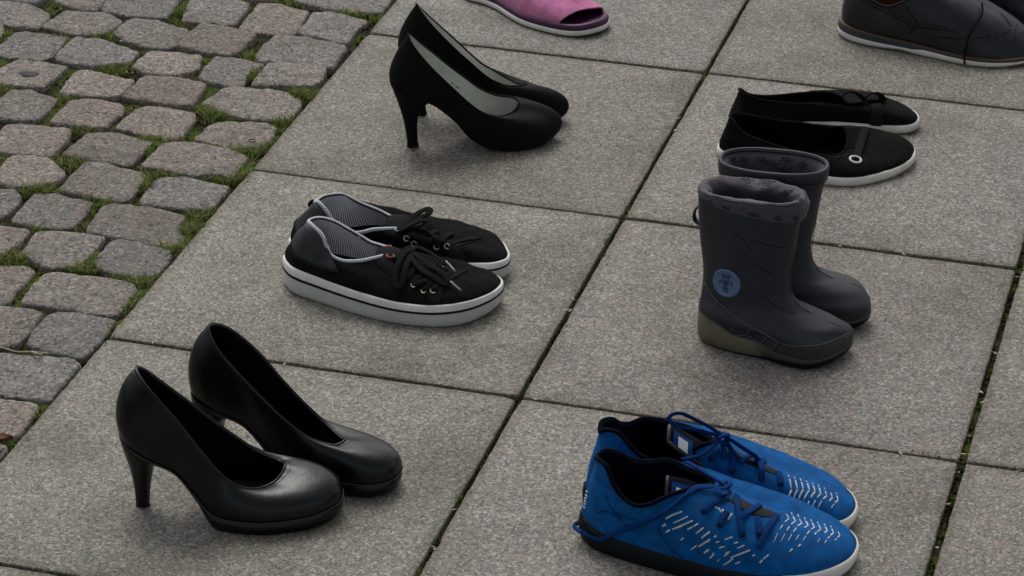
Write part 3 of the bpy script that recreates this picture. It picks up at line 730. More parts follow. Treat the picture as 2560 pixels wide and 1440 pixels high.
def lump(mb, x, y, z, r, h):
    b = len(mb.V); n = 7; ph = rnd.uniform(0, 6)
    for k, (rr, hh) in enumerate(((1.0, 0.0), (0.75, 0.62))):
        for i in range(n):
            a = ph + i * 6.2832 / n; q = r * rr * rnd.uniform(0.8, 1.2); mb.V.append((x + q * math.cos(a), y + q * math.sin(a), z + h * hh * rnd.uniform(0.8, 1.2)))
    mb.V.append((x, y, z + h))
    for i in range(n):
        j = (i + 1) % n
        mb.F.append((b + i, b + j, b + n + j, b + n + i)); mb.F.append((b + n + i, b + n + j, b + 2 * n)); mb.U += [[(0, 0)] * 4, [(0, 0)] * 3]
mm = MB()
for _ in range(9000):
    x, y = rnd.uniform(-0.62, -0.002), rnd.uniform(-1.32, 0.16)
    if mnoise.noise(Vector((x * 11 + 4, y * 11, 9.0))) < rnd.uniform(-0.25, 0.55): continue
    if in_joint(x, y, 0.001): lump(mm, x, y, -0.0085, rnd.uniform(0.0018, 0.0042), rnd.uniform(0.0015, 0.0065))
def joint_moss(x0, y0, x1, y1, dens, wd):
    Ln = math.hypot(x1 - x0, y1 - y0)
    for _ in range(int(Ln * dens)):
        t = rnd.random(); x, y = x0 + (x1 - x0) * t, y0 + (y1 - y0) * t
        if mnoise.noise(Vector((x * 14, y * 14, 2.0))) < rnd.uniform(-0.35, 0.35): continue
        lump(mm, x + rnd.gauss(0, wd), y + rnd.gauss(0, wd), -0.0090, rnd.uniform(0.0012, 0.0028), rnd.uniform(0.0020, 0.0070))
for xj, wd in ((0.4987, 0.0011), (0.9998, 0.0022)): joint_moss(xj, -2.0, xj, 0.5, 650, wd)
for rj in range(-1, 4): joint_moss(0.0, -rj * D, 1.5, -rj * D, 420, 0.0010)
mos = mm.done('moss', MAT['soil'], None, kind='stuff', label='dark green moss filling the joints between stones')

# two small finds on the cobbles: a dry leaf and pale grass stems
def leaf_at(x, y, z, L_, ang):
    mb = MB(); G = np.zeros((9, 5, 3))
    for i in range(9):
        t = i / 8; w_ = 0.42 * L_ * math.sin(math.pi * min(1, t * 0.95 + 0.05)) ** 0.8
        for j in range(5):
            q = (j - 2) / 2
            G[i, j] = (t * L_, q * w_ * 0.5, 0.0018 + abs(q) * 0.004 + math.sin(t * 5 + q) * 0.0015)
    add_grid(mb, G, False)
    o = mb.done('dry_leaf', 'leaf'); o.location = (x, y, z); o.rotation_euler = (0.15, -0.1, R(ang))
    o['label'] = 'small dry orange leaf lying in the joint at the slab edge'; o['category'] = 'leaf'
leaf_at(-0.040, -1.264, -0.004, 0.034, 12)
stm = MB()
path = crc([(-0.130, -1.069, 0.001), (-0.105, -1.066, 0.003), (-0.085, -1.068, 0.0015), (-0.066, -1.067, 0.004), (-0.048, -1.062, 0.002)], 5, False)
Vv, Ff, Uu = tube(path, 0.0009, 6); stm.add(Vv, Ff, Uu)
Vv, Ff, Uu = tube(crc([(-0.066, -1.067, 0.004), (-0.058, -1.072, 0.005), (-0.052, -1.069, 0.003)], 5, False), 0.0016, 6); stm.add(Vv, Ff, Uu)
o = stm.done('grass_stalk', 'straw'); o['category'] = 'stalk'; o['label'] = 'pale dry plant stem lying across two cobbles by the lower frame edge'
dk = MB()
sp = np.array([(0.0, -0.008), (0.012, -0.0075), (0.0135, 0.004), (0.010, 0.009), (-0.002, 0.0085), (-0.013, 0.006), (-0.0135, -0.001), (-0.009, -0.005)])
lp = crc(np.column_stack([sp, np.zeros(8)]), 3)
add_grid(dk, np.stack([lp * [1.05, 1.05, 1] + [0, 0, -0.0015], lp + [0, 0, 0.0004], lp * [0.8, 0.8, 1] + [0, 0, 0.0009]], 1)); bb = len(dk.V); dk.V.append((0, 0, 0.0009))
for i in range(24): dk.F.append((i * 3 + 2, ((i + 1) % 24) * 3 + 2, bb)); dk.U.append([(0, 0)] * 3)
o = dk.done('chewing_gum', 'tar'); o.location = (-0.4021, -0.2944, 0.0016); o['label'] = 'dark flat chewing gum stuck on a cobblestone'; o['category'] = 'gum'

rg = MB(); V, F, Uu = torus((0, 0, 0), (0, 0, 1), 0.0046, 0.0007, 24, 6); rg.add(V, F, Uu)
o = rg.done('ring', 'tar'); o.location = (-0.0283, -0.4180, 0.0022); o['label'] = 'tiny dark ring lying on a cobble beside the slab edge'; o['category'] = 'ring'
# loose grit along the joints
gr = MB()
for _ in range(420):
    if rnd.random() < 0.6:
        if rnd.random() < 0.5: x, y = rnd.choice([0.4987, 1.0003, 0.0]) + abs(rnd.gauss(0, 0.010)), rnd.uniform(-1.6, 0.2)
        else: x, y = rnd.uniform(0.0, 1.4), -rnd.choice([0, 1, 2, 3]) * D + rnd.gauss(0, 0.010)
    else: x, y = rnd.uniform(0.0, 1.4), rnd.uniform(-1.6, 0.2)
    if x < 0.003: continue
    r_ = rnd.uniform(0.0004, 0.0013); lump(gr, x, y, -0.0002, r_, r_ * 0.9)
gr.done('grit', 'bed', None, kind='stuff', label='loose sand grains and grit scattered on the slabs')

# bits of dry leaf and stem blown into the joints
lt = MB()
for _ in range(150):
    if rnd.random() < 0.6:
        x, y = rnd.uniform(-0.6, -0.004), rnd.uniform(-1.3, 0.15)
        if not in_joint(x, y, 0.0): continue
        z = 0.001
    else:
        x, y = (rnd.choice([0.4987, 1.0003]) + rnd.gauss(0, 0.003), rnd.uniform(-1.5, 0.15)) if rnd.random() < 0.5 else (rnd.uniform(0, 1.3), -rnd.choice([0, 1, 2]) * D + rnd.gauss(0, 0.003))
        z = 0.0006
    a, l_, w_ = rnd.uniform(0, 6.28), rnd.uniform(0.002, 0.0055), rnd.uniform(0.0008, 0.0018)
    d_ = np.array([math.cos(a), math.sin(a), rnd.uniform(-0.15, 0.15)]) * l_; e_ = np.array([-math.sin(a), math.cos(a), rnd.uniform(-0.4, 0.4)]) * w_
    c_ = np.array([x, y, z + 0.0012])
    lt.add([c_ - d_, c_ + e_, c_ + d_ + [0, 0, 0.0004], c_ - e_], [(0, 1, 2, 3)])
lt.done('leaf_litter', 'straw', None, kind='stuff', label='tiny bits of dry leaf and stem caught in the joints')

# ------------------------------------------------------------------ shoes
# positions of seams, eyelets, laces and prints on each surface, as (u along the sole line, v from sole to topline)
SA_MARK = [[(0.7906,0.587),(0.7875,0.577)],
    [(0.7875,0.606),(0.7906,0.548)],
    [(0.7859,0.596),(0.7828,0.587)],
    [(0.7828,0.606),(0.7859,0.558)],
    [(0.7812,0.567),(0.7797,0.567)],
    [(0.7750,0.606),(0.7781,0.538)],
    [(0.7750,0.596),(0.7719,0.577)],
    [(0.7703,0.606),(0.7672,0.587)],
    [(0.7672,0.625),(0.7703,0.567)]]
SN_TAPE = [[(0.2672,0.106),(0.2891,0.346),(0.3328,0.510),(0.3938,0.596),(0.4438,0.615)],
    [(0.2969,0.087),(0.3250,0.375),(0.3734,0.510),(0.4359,0.548),(0.5000,0.538)]]
SN_SEAM = [[(0.3000,1.000),(0.2797,0.875),(0.2672,0.731),(0.2672,0.654),(0.2781,0.577),(0.2781,0.365),(0.2766,0.240)]]
SN_EYE = [[(0.3656,0.962),(0.5891,1.000),(0.2844,0.519),(0.2875,0.394),(0.3047,0.375),(0.4688,0.702)]]
SN_BAR = [[(0.2828,0.606),(0.3516,0.769),(0.4688,0.817)],
    [(0.2844,0.519),(0.3484,0.683),(0.4688,0.760)],
    [(0.2875,0.394),(0.3484,0.587),(0.4641,0.692)],
    [(0.3047,0.375),(0.3547,0.538),(0.4359,0.625)],
    [(0.2844,0.519),(0.3250,0.567),(0.4641,0.692)]]
SN_LOOP = [[(0.4938,0.923),(0.3688,0.894),(0.3141,0.808),(0.2641,0.635),(0.2406,0.462),(0.2484,0.462),(0.2734,0.587),(0.3188,0.760),(0.4000,0.875)],
    [(0.5047,0.923),(0.4094,0.846),(0.3766,0.712),(0.3656,0.587),(0.3531,0.471),(0.3422,0.462),(0.3375,0.567),(0.3438,0.702),(0.3875,0.856)],
    [(0.5109,0.913),(0.5453,0.885),(0.5375,0.837),(0.4781,0.769),(0.4312,0.683)],
    [(0.3656,0.962),(0.3562,0.913),(0.3938,0.913),(0.4953,0.923)],
    [(0.4266,0.885),(0.3641,0.769),(0.3453,0.635),(0.3484,0.529),(0.3531,0.442)],
    [(0.4625,0.923),(0.3812,0.837),(0.3719,0.740),(0.3828,0.654)]]
SN_TIP = [[(0.4312,0.683),(0.4000,0.558)],
    [(0.3562,0.452),(0.3531,0.279)]]
SN_TAPE_B = [[(0.6734,0.019),(0.6484,0.413),(0.6188,0.558),(0.5375,0.663),(0.4453,0.606)],
    [(0.6438,0.000),(0.6078,0.500),(0.5562,0.587),(0.4734,0.567),(0.4359,0.462)]]
SN_EYE_B = [[(0.3562,0.971),(0.6078,0.962),(0.6797,0.712),(0.6922,0.558),(0.6266,0.538),(0.6500,0.510)]]
SN_BAR_B = [[(0.6797,0.712),(0.5812,0.885),(0.4094,0.846)],
    [(0.6922,0.558),(0.6031,0.808),(0.4375,0.798)],
    [(0.6500,0.510),(0.6000,0.692),(0.4438,0.712)],
    [(0.6266,0.538),(0.5453,0.654),(0.4594,0.577)]]
SN_LOOP_B = [[(0.6047,0.962),(0.5578,0.962),(0.4000,0.933),(0.3625,0.856),(0.3578,0.808),(0.3906,0.846),(0.4062,0.894),(0.5734,0.923),(0.6172,0.923)],
    [(0.5734,0.923),(0.5531,0.885),(0.5750,0.817),(0.6094,0.692),(0.6078,0.644)],
    [(0.6281,0.856),(0.6453,0.740),(0.6453,0.673),(0.6234,0.692)]]
FL_FLAP = [[(0.3016,0.771),(0.3594,1.000),(0.4109,1.000),(0.4297,0.958),(0.4281,0.865),(0.4078,0.740),(0.3844,0.594),(0.3625,0.385),(0.3516,0.167)]]
FL_STRAP = [[(0.3438,0.646),(0.4016,0.833),(0.4500,0.875),(0.4922,0.865),(0.5250,0.833)]]
FL_EYE = [[(0.3391,0.656)]]
FL_FOLD = [[(0.0438,0.458),(0.0641,0.375),(0.0859,0.323)],
    [(0.0688,0.604),(0.0938,0.573),(0.1188,0.490)],
    [(0.2719,0.646),(0.2484,0.365),(0.2266,0.062)]]
FL_STRAP_B = [[(0.6719,0.000),(0.6641,0.219),(0.6266,0.542),(0.5906,0.698)]]
BL_BAR = [[(0.3609,0.821),(0.3906,0.857),(0.4188,0.875),(0.4438,0.884)],
    [(0.3438,0.688),(0.3625,0.732),(0.3906,0.777)],
    [(0.4750,0.884),(0.4234,0.804),(0.3812,0.688),(0.3516,0.580)],
    [(0.3891,0.714),(0.4234,0.750),(0.4688,0.777)],
    [(0.4172,0.696),(0.3938,0.625),(0.3750,0.562)],
    [(0.3453,0.446),(0.3828,0.554),(0.4172,0.625),(0.4500,0.670)],
    [(0.4750,0.920),(0.4359,0.902),(0.4562,0.955),(0.4469,0.973),(0.4328,0.991),(0.4047,0.973)]]
BL_TRAIL = [[(0.4047,0.973),(0.3750,0.955),(0.3312,0.920),(0.2734,0.857),(0.1812,0.554),(0.1312,0.286),(0.0906,0.045),(0.0641,0.000),(0.0469,0.000)]]
BL_DASH = [[(0.2703,0.795),(0.2969,0.839),(0.3188,0.848)],
    [(0.2719,0.741),(0.3125,0.795)],
    [(0.2719,0.696),(0.3078,0.750)],
    [(0.2781,0.661),(0.3078,0.714)],
    [(0.2828,0.616),(0.3062,0.670)],
    [(0.2812,0.562),(0.3062,0.625)],
    [(0.2828,0.518),(0.3062,0.580)],
    [(0.2969,0.518),(0.3281,0.562)],
    [(0.2922,0.455),(0.3250,0.509)],
    [(0.2922,0.393),(0.3281,0.473)],
    [(0.2922,0.339),(0.3266,0.420)],
    [(0.2906,0.259),(0.3250,0.366)],
    [(0.2250,0.562),(0.2375,0.616)],
    [(0.2484,0.643),(0.2734,0.696)],
    [(0.2422,0.375),(0.2547,0.438)],
    [(0.2609,0.446),(0.2875,0.536)],
    [(0.2703,0.366),(0.2906,0.455)],
    [(0.2688,0.277),(0.2891,0.375)],
    [(0.2719,0.214),(0.2891,0.312)],
    [(0.2594,0.295),(0.2688,0.348)],
    [(0.2578,0.357),(0.2688,0.411)],
    [(0.2391,0.491),(0.2469,0.527)],
    [(0.2312,0.652),(0.2438,0.696)],
    [(0.3766,0.455),(0.4188,0.536),(0.4672,0.598)],
    [(0.3766,0.420),(0.4156,0.500),(0.4484,0.545)],
    [(0.4094,0.473),(0.4438,0.518)],
    [(0.4125,0.446),(0.4531,0.500)],
    [(0.4172,0.420),(0.4656,0.464)],
    [(0.4250,0.393),(0.4672,0.411)],
    [(0.4391,0.357),(0.4719,0.366)],
    [(0.4469,0.321),(0.4594,0.321)],
    [(0.3625,0.393),(0.3719,0.411)],
    [(0.3531,0.411),(0.3625,0.429)],
    [(0.4672,0.598),(0.5047,0.661)],
    [(0.4453,0.536),(0.4938,0.634)],
    [(0.4562,0.527),(0.4984,0.598)],
    [(0.4656,0.500),(0.5000,0.571)],
    [(0.4734,0.464),(0.4969,0.527)],
    [(0.4766,0.429),(0.5000,0.482)],
    [(0.4812,0.393),(0.4938,0.446)],
    [(0.3938,0.839),(0.3906,0.821)],
    [(0.3938,0.821),(0.3828,0.786)],
    [(0.3938,0.804),(0.3812,0.768)],
    [(0.3906,0.777),(0.3766,0.750)],
    [(0.3922,0.759),(0.3719,0.723)],
    [(0.3344,0.330),(0.3469,0.366)],
    [(0.4000,0.393),(0.4062,0.402)],
    [(0.3797,0.366),(0.3875,0.384)],
    [(0.3234,0.286),(0.3297,0.312)]]
BL_MARK = [[(0.0016,0.491),(0.0266,0.527)],
    [(0.0141,0.464),(0.0312,0.473)],
    [(0.0156,0.420),(0.0312,0.446)],
    [(0.0188,0.393),(0.0328,0.393)],
    [(0.0219,0.348),(0.0328,0.366)],
    [(0.0219,0.304),(0.0328,0.312)]]
BL_COUNTER = [[(0.0062,0.134),(0.0234,0.134),(0.0438,0.152),(0.0641,0.098),(0.0812,0.054)]]
BL_LINE = [[(0.0766,0.366),(0.1031,0.455),(0.1297,0.473),(0.1469,0.429),(0.1688,0.473)],
    [(0.1031,0.652),(0.1109,0.545),(0.1359,0.509),(0.1734,0.571)],
    [(0.2250,0.670),(0.2094,0.500),(0.2125,0.304),(0.2234,0.205)]]
BL_GAP = [[(0.4375,0.875),(0.4203,0.777),(0.4203,0.705),(0.4438,0.670)],
    [(0.4750,0.884),(0.4625,0.812),(0.4688,0.741),(0.4703,0.670)]]
BL_GAP_B = [[(0.5438,0.955),(0.5859,0.857),(0.5953,0.759),(0.5844,0.670)],
    [(0.4844,0.938),(0.5016,0.884),(0.5359,0.786),(0.5500,0.688)]]
BL_BAR_B = [[(0.6375,0.902),(0.6062,0.929),(0.5516,0.964)],
    [(0.6547,0.759),(0.6203,0.821),(0.5875,0.866)],
    [(0.6297,0.652),(0.6047,0.714),(0.5625,0.786),(0.5562,0.830),(0.6062,0.812)],
    [(0.6141,0.580),(0.5906,0.634),(0.5641,0.679)],
    [(0.5516,0.964),(0.5938,0.902),(0.5750,0.884)],
    [(0.5812,0.759),(0.5062,0.786),(0.4922,0.786)]]
BL_DASH_B = [[(0.6484,0.429),(0.6094,0.491),(0.5375,0.616)],
    [(0.6031,0.500),(0.5844,0.500),(0.5109,0.598)],
    [(0.6547,0.375),(0.6203,0.438),(0.5766,0.482)],
    [(0.6500,0.339),(0.6172,0.402),(0.5719,0.438)],
    [(0.6391,0.321),(0.6078,0.375),(0.5719,0.393)],
    [(0.5828,0.366),(0.5641,0.357)],
    [(0.6016,0.295),(0.5578,0.304)],
    [(0.5641,0.500),(0.5172,0.562)],
    [(0.5609,0.455),(0.5219,0.518)],
    [(0.5594,0.411),(0.5297,0.455)],
    [(0.5547,0.366),(0.5344,0.411)],
    [(0.5484,0.312),(0.5312,0.357)],
    [(0.5438,0.259),(0.5266,0.295)],
    [(0.6688,0.384),(0.6391,0.455)],
    [(0.6312,0.232),(0.6219,0.321)]]
BR_HOLE = [[(0.1203,0.913),(0.1438,0.942),(0.1719,0.952),(0.1922,0.875),(0.2078,0.788),(0.2188,0.702),(0.2266,0.596),(0.2312,0.500)],
    [(0.2578,0.538),(0.2750,0.510),(0.2922,0.490),(0.3094,0.471),(0.3250,0.452)],
    [(0.3906,0.385),(0.4109,0.404),(0.4312,0.423),(0.4562,0.462),(0.4766,0.510),(0.4859,0.548)],
    [(0.4531,0.365),(0.4766,0.394),(0.4828,0.365)]]
BR_SEAM = [[(0.0875,0.731),(0.1203,0.788),(0.1547,0.808),(0.1875,0.721),(0.2109,0.596),(0.2219,0.442),(0.2406,0.471)],
    [(0.2578,0.933),(0.2453,0.740),(0.2453,0.529),(0.2422,0.462)],
    [(0.2422,0.452),(0.2750,0.452),(0.3094,0.423),(0.3469,0.365)],
    [(0.2562,0.279),(0.3000,0.308),(0.3531,0.337),(0.3891,0.375),(0.4406,0.442),(0.4734,0.510),(0.5000,0.587),(0.5125,0.644)],
    [(0.4344,0.269),(0.4609,0.423),(0.5016,0.490),(0.5781,0.423)],
    [(0.2406,0.471),(0.2250,0.394),(0.2078,0.269)]]
BR_LACE = [[(0.4750,0.760),(0.4219,0.644),(0.3922,0.558),(0.3641,0.452),(0.3469,0.356),(0.3328,0.221)]]
BT_BADGE = [[(0.2000,0.640)]]
BT_PANEL = [[(0.0781,0.560),(0.1469,0.475),(0.1938,0.395),(0.2250,0.325),(0.2375,0.290),(0.2344,0.240),(0.2344,0.185)]]
BT_RIB = [[(0.1594,0.475),(0.0938,0.285)],
    [(0.1938,0.390),(0.1125,0.230)],
    [(0.2188,0.335),(0.1219,0.150)],
    [(0.2312,0.290),(0.1531,0.165)],
    [(0.2188,0.225),(0.1906,0.115)],
    [(0.2281,0.180),(0.2219,0.085)]]
BT_LOW = [[(0.0875,0.270),(0.1062,0.215),(0.1219,0.140),(0.1375,0.130),(0.1531,0.160),(0.1906,0.105),(0.2219,0.070)]]
BT_TOE = [[(0.2344,0.185),(0.2594,0.180),(0.2938,0.200),(0.3312,0.205),(0.3719,0.215),(0.4094,0.220),(0.4406,0.210)]]
BT_CREASE = [[(0.2812,0.870),(0.3250,0.855),(0.3969,0.840),(0.5250,0.820)],
    [(0.2531,0.820),(0.2938,0.775),(0.3719,0.730),(0.4969,0.700)],
    [(0.2938,0.645),(0.3406,0.595),(0.3719,0.525),(0.4250,0.490)],
    [(0.2188,0.890),(0.2469,0.870),(0.2812,0.825)]]
BT_PRINT = [[(0.8375,0.717),(0.7438,0.775),(0.8969,0.767),(0.6438,0.792),(0.4156,0.383),(0.0344,0.567)]]
BT_PRINT_IN = [[(0.6094,0.608),(0.7250,0.517),(0.7844,0.517),(0.4719,0.475)]]
BT_PRINT_B = [[(0.1312,0.375),(0.2094,0.375),(0.2781,0.312),(0.3438,0.375),(0.2406,0.438),(0.0750,0.312),(0.2719,0.562)]]

def ribbon(mb, U, uv, lift, hw, ht, n=5, seg=8):
    """lace or strip lying on the surface; lift in mm, one value or one per point"""
    lf = [lift] * len(uv) if isinstance(lift, (int, float)) else lift
    pn = [U.at(u, v, l / 1000) for (u, v), l in zip(uv, lf)]
    P = crc([p for p, _ in pn], n, False); Nn = unit(crc([q for _, q in pn], n, False))
    V, F, Uu = tube(P, 0, seg, False, (hw / 1000, ht / 1000), Nn); mb.add(V, F, Uu)
def free_lace(mb, pts, hw, ht, nrm=(0, 0, 1), n=6, seg=8):
    P = crc(np.array(pts, float) / 1000, n, False)
    V, F, Uu = tube(P, 0, seg, False, (hw / 1000, ht / 1000), np.tile(np.array(nrm, float), (len(P), 1))); mb.add(V, F, Uu)
def eyelet(root, U, uv, Rm, rm, mat, lift=0.6):
    p, q = U.at(uv[0], uv[1], lift / 1000)
    mb = MB(); V, F, Uu = torus(p, q, Rm / 1000, rm / 1000); mb.add(V, F, Uu); mb.done('eyelet', mat, root)
def band(U, e1, e2, lift, m=5):
    """piece of material between two edge lines on the surface"""
    A = crc(np.array(e1), 5, False); Bq = crc(np.array(e2), 5, False); n = len(A)
    G = np.zeros((n, m + 3, 3))
    for i in range(n):
        for j in range(m + 1):
            w_ = A[i] + (Bq[i] - A[i]) * j / m; G[i, j + 1] = U.at(w_[0], w_[1], lift / 1000)[0]
        G[i, 0] = U.at(A[i][0], A[i][1], -0.0003)[0]; G[i, -1] = U.at(Bq[i][0], Bq[i][1], -0.0003)[0]
    mb = MB(); add_grid(mb, G, False); return mb
def disc(U, mb, uv, r, lift, seg=14, dome=0.0):
    p, q = U.at(uv[0], uv[1], lift / 1000); a = unit(np.cross(q, [0.1, 0.05, 1.0])); c = np.cross(q, a)
    b0 = len(mb.V)
    for k in range(seg):
        t = 6.28318 * k / seg; mb.V.append(tuple(p + (a * math.cos(t) + c * math.sin(t)) * r / 1000))
    mb.V.append(tuple(p + q * dome / 1000))
    for k in range(seg): mb.F.append((b0 + k, b0 + (k + 1) % seg, b0 + seg)); mb.U.append([(0, 0)] * 3)

# every loop runs heel -> side towards the cobbles' lower edge (-y) -> toe -> other side; millimetres
def heel_post(root, rings, mat, tipmat, seg=28):
    """high heel: rings of (back x, front x, half width, back z, front z), top to tip"""
    Rg = []
    for xb, xf, wd, zb, zf in rings:
        t = np.linspace(0, 2 * math.pi, seg, endpoint=False)
        c, s = np.cos(t), np.sin(t)
        x = (xb + xf) / 2 - (xf - xb) / 2 * np.sign(c) * np.abs(c) ** 0.75
        y = -wd * np.sign(s) * np.abs(s) ** 0.9
        z = zb + (zf - zb) * (x - xb) / (xf - xb)
        Rg.append(np.stack([x, y, z], 1) / 1000)
    Rg = np.array(Rg)                       # rings, seg
    S = crc(Rg.reshape(len(rings), -1), 6, False).reshape(-1, seg, 3)[::-1]     # bottom up
    cut = 3
    mb = MB(); add_grid(mb, S[cut:].transpose(1, 0, 2)); h = mb.done('heel', mat, root)
    tb = MB(); T = S[:cut + 1].copy(); T[:, :, :2] += unit(T[:, :, :2] - T[:, :, :2].mean(1, keepdims=True)) * 0.0003
    add_grid(tb, T.transpose(1, 0, 2)); cap(tb, T[0], False); tb.done('heel_tip', tipmat, h)

def pump(root, B, T, prm, zbot, heel, mat, lin, ins, satin=False):
    U = Upper(B, T, prm, 8, 26)
    I = U.build(root, mat, lin, 0.0022)
    mb = MB(); V, F, Uu = tube(U.t + np.array([0, 0, 0.0003]), 0.0013 if not satin else 0.0015, 8, True); mb.add(V, F, Uu); mb.done('topline_binding', mat, root)
    lp = I[:, 0].copy(); lp[:, 2] += 0.003; cb = MB(); cap(cb, lp, True, 8); cb.done('insole', ins, root)
    zb = crc(np.array(zbot, float)[:, None], 8)[:, 0] / 1000
    b = U.b
    if satin:
        rings = [ring(b, U.out, -0.006, zb), ring(b, U.out, -0.0022, zb + 0.0008), ring(b, U.out, -0.0008, (zb + b[:, 2]) / 2), ring(b, U.out, -0.0006, b[:, 2] + 0.0004)]
    else:
        rings = [ring(b, U.out, -0.0045, zb), ring(b, U.out, -0.0010, zb + 0.0012), ring(b, U.out, 0.0004, zb + (b[:, 2] - zb) * 0.4), ring(b, U.out, 0.0010, b[:, 2] - 0.0004), ring(b, U.out, -0.0015, b[:, 2] + 0.0006)]
    sole(rings).done('platform_sole' if not satin else 'sole', 'rubber_black' if satin else mat, root)
    heel_post(root, heel, mat, 'rubber_black')
    return U

# --- black leather platform pumps
PA_B = [(-21,0,85),(-13,-18,81),(9,-25,69),(38,-27,56),(60,-34,34),(80,-46,18),(106,-55,16),(142,-55,16),(182,-42,18),(205,-21,20),(211,-1,21),
        (205,19,20),(183,31,18),(143,31,16),(106,25,17),(80,19,24),(60,16,42),(38,17,62),(9,20,72),(-13,16,81)]
PA_T = [(-2,0,164),(4,-14,160),(18,-25,148),(42,-33,123),(66,-38,92),(86,-42,68),(104,-42,52),(123,-34,44),(139,-20,43),(148,-8,48),(151,2,52),
        (149,10,52),(141,17,52),(118,22,59),(94,24,75),(73,23,92),(52,22,111),(34,20,127),(18,17,142),(5,11,156)]
def swap_z(T): return [(x, y, T[-i % len(T)][2]) for i, (x, y, z) in enumerate(T)]      # the partner's sides slouch the other way
def sym(h): return h + h[-2:0:-1]
PA_P = sym([(9,24,1150,-20),(8,25,900,-20),(6,26,500,-18),(5,22,300,-16),(4,20,0,-14),(4,16,200,-12),(4,16,500,-3),(4,17,550,2),(4,19,620,4),(4,19,700,0),(4,19,760,-3)])
PA_Z = [81,77,65,52,26,0,0,0,1.5,4,5.5,4,1.5,0,0,7,35,58,68,77]
PA_H = [(-21.5,23,22.5,88,68),(-21,18,22,81,58),(-18,14,19,68,51),(-12.5,11,13,45,38),(-9,8,8.2,22,20),(-8,7,7,4,4),(-8,7,7,0,0)]
G_PA = 'pair of black leather platform pumps'
def leather_pump(root):
    U = pump(root, PA_B, PA_T, PA_P, PA_Z, PA_H, 'leather', 'leather_in', 'insole_brown')
    mb = MB()   # seam round heel seat and platform, its edge highlight painted as a paler colour
    V, F, Uu = tube(U.b + U.out * 0.0013 + np.array([0, 0, 0.0003]), 0.0007, 6, True); mb.add(V, F, Uu); mb.done('seam', 'edge', root)
    sb = MB(); U.strip(sb, [(k / 160, 0.955) for k in range(161)], 0.0005, 0.0003); sb.done('stitching', 'edge', root)
    return U
MIR = 1
t = thing('high_heeled_pump', 'black smooth leather platform pump standing in front of its twin, close to the lower edge', 'high heel', (0.18089, -1.34763), 12.73, G_PA)
u = leather_pump(t)
MIR = 1
MIR = -1
t = thing('high_heeled_pump', 'black smooth leather platform pump standing behind its twin, below the canvas sneakers', 'high heel', (0.2194, -1.2378), -0.3, G_PA)
u = leather_pump(t)
MIR = 1


# --- black satin pumps with silver lining
SA_B = [(-31,0,95),(-23,-18,91),(-2,-24,80),(24,-23,68),(50,-25,46),(72,-31,21),(97,-36,8),(130,-38,5),(166,-31,9),(189,-13,14),(200,3,18),
        (190,16,15),(168,27,10),(131,34,5),(98,30,8),(73,25,22),(50,22,47),(24,21,69),(-2,22,80),(-23,17,91)]
SA_T = [(-8,0,159),(-3,-12,148),(13,-22,128),(32,-28,108),(49,-31,91),(64,-33,76),(80,-34,62),(97,-34,53),(115,-24,47),(132,-9,46),(141,2,52),
        (141,12,54),(133,20,55),(114,24,57),(92,25,67),(70,24,85),(48,22,104),(30,20,121),(12,15,138),(-1,8,152)]
SA_P = sym([(6,14,700,-22),(6,16,600,-22),(5,20,400,-18),(5,20,300,-14),(4,18,100,-10),(4,16,200,-8),(5,16,450,-1),(5,18,520,3),(5,18,600,2),(4,18,680,-1),(4,17,700,-2)])
SA_Z = sym([92,87,76,64,42,17,4,0,2,7,12])
SA_H = [(-32,24,24,96,66),(-31.5,18,23,92,62),(-27,10.5,18,80,56),(-20,7,12,60,47),(-13,5,7.5,35,32),(-9,5.5,6.2,10,10),(-8.5,7,6.8,0,0)]
G_SA = 'pair of black satin pumps'
def satin_pump(root):
    U = pump(root, SA_B, SA_T, SA_P, SA_Z, SA_H, 'satin', 'silver', 'silver', True)
    if MIR > 0:     # faint stamped size inside
        W = Upper.__new__(Upper); W.G = U.inner(0.0022); W.nu, W.nv, W.Nm = U.nu, U.nv, -U.Nm
        mk = MB()
        for e in SA_MARK: ribbon(mk, W, e, 0.1, 0.35, 0.12, 2, 6)
        mk.done('size_stamp', 'print', root, kind='stuff')
    return U
MIR = 1
t = thing('high_heeled_pump', 'black satin pump with silver lining and stiletto heel, in front of its twin', 'high heel', (0.1802, -0.3654), 24.5, G_SA)
u = satin_pump(t)
MIR = 1
MIR = -1
t = thing('high_heeled_pump', 'black satin pump with silver lining, mostly hidden behind its twin near the pink slipper', 'high heel', (0.1594, -0.2594), 11.35, G_SA)
u = satin_pump(t)
MIR = 1


# --- black canvas sneakers with white soles
SN_B = [(0,-3,36),(15,-27,35),(50,-46,33),(97,-68,31),(141,-83,29),(177,-87,28),(206,-84,29),(232,-72,30),(251,-52,30),(261,-32,29),(265,-15,29),
        (261,-2,29),(246,9,29),(209,15,29),(177,15,29),(141,10,30),(97,13,32),(50,22,34),(17,19,36),(4,8,36)]
SN_T = [(30,-3,86),(37,-20,90),(53,-34,83),(62,-42,65),(78,-45,58),(98,-45,59),(113,-42,62),(124,-33,62),(129,-24,61),(131,-17,59),(132,-11,57),
        (130,-4,57),(125,1,57),(115,6,57),(103,10,58),(91,13,63),(77,14,70),(60,14,79),(46,10,85),(36,4,87)]
SN_P = sym([(2,14,400,-16),(2,12,500,-18),(2,10,500,-14),(1,8,400,-8),(1,8,500,-6),(0,9,500,-5),(0,10,550,-6),(0,11,600,-9),(-1,11,640,-11),(-2,11,660,-14),(-3,11,680,-17)])
G_SN = 'pair of black canvas sneakers'
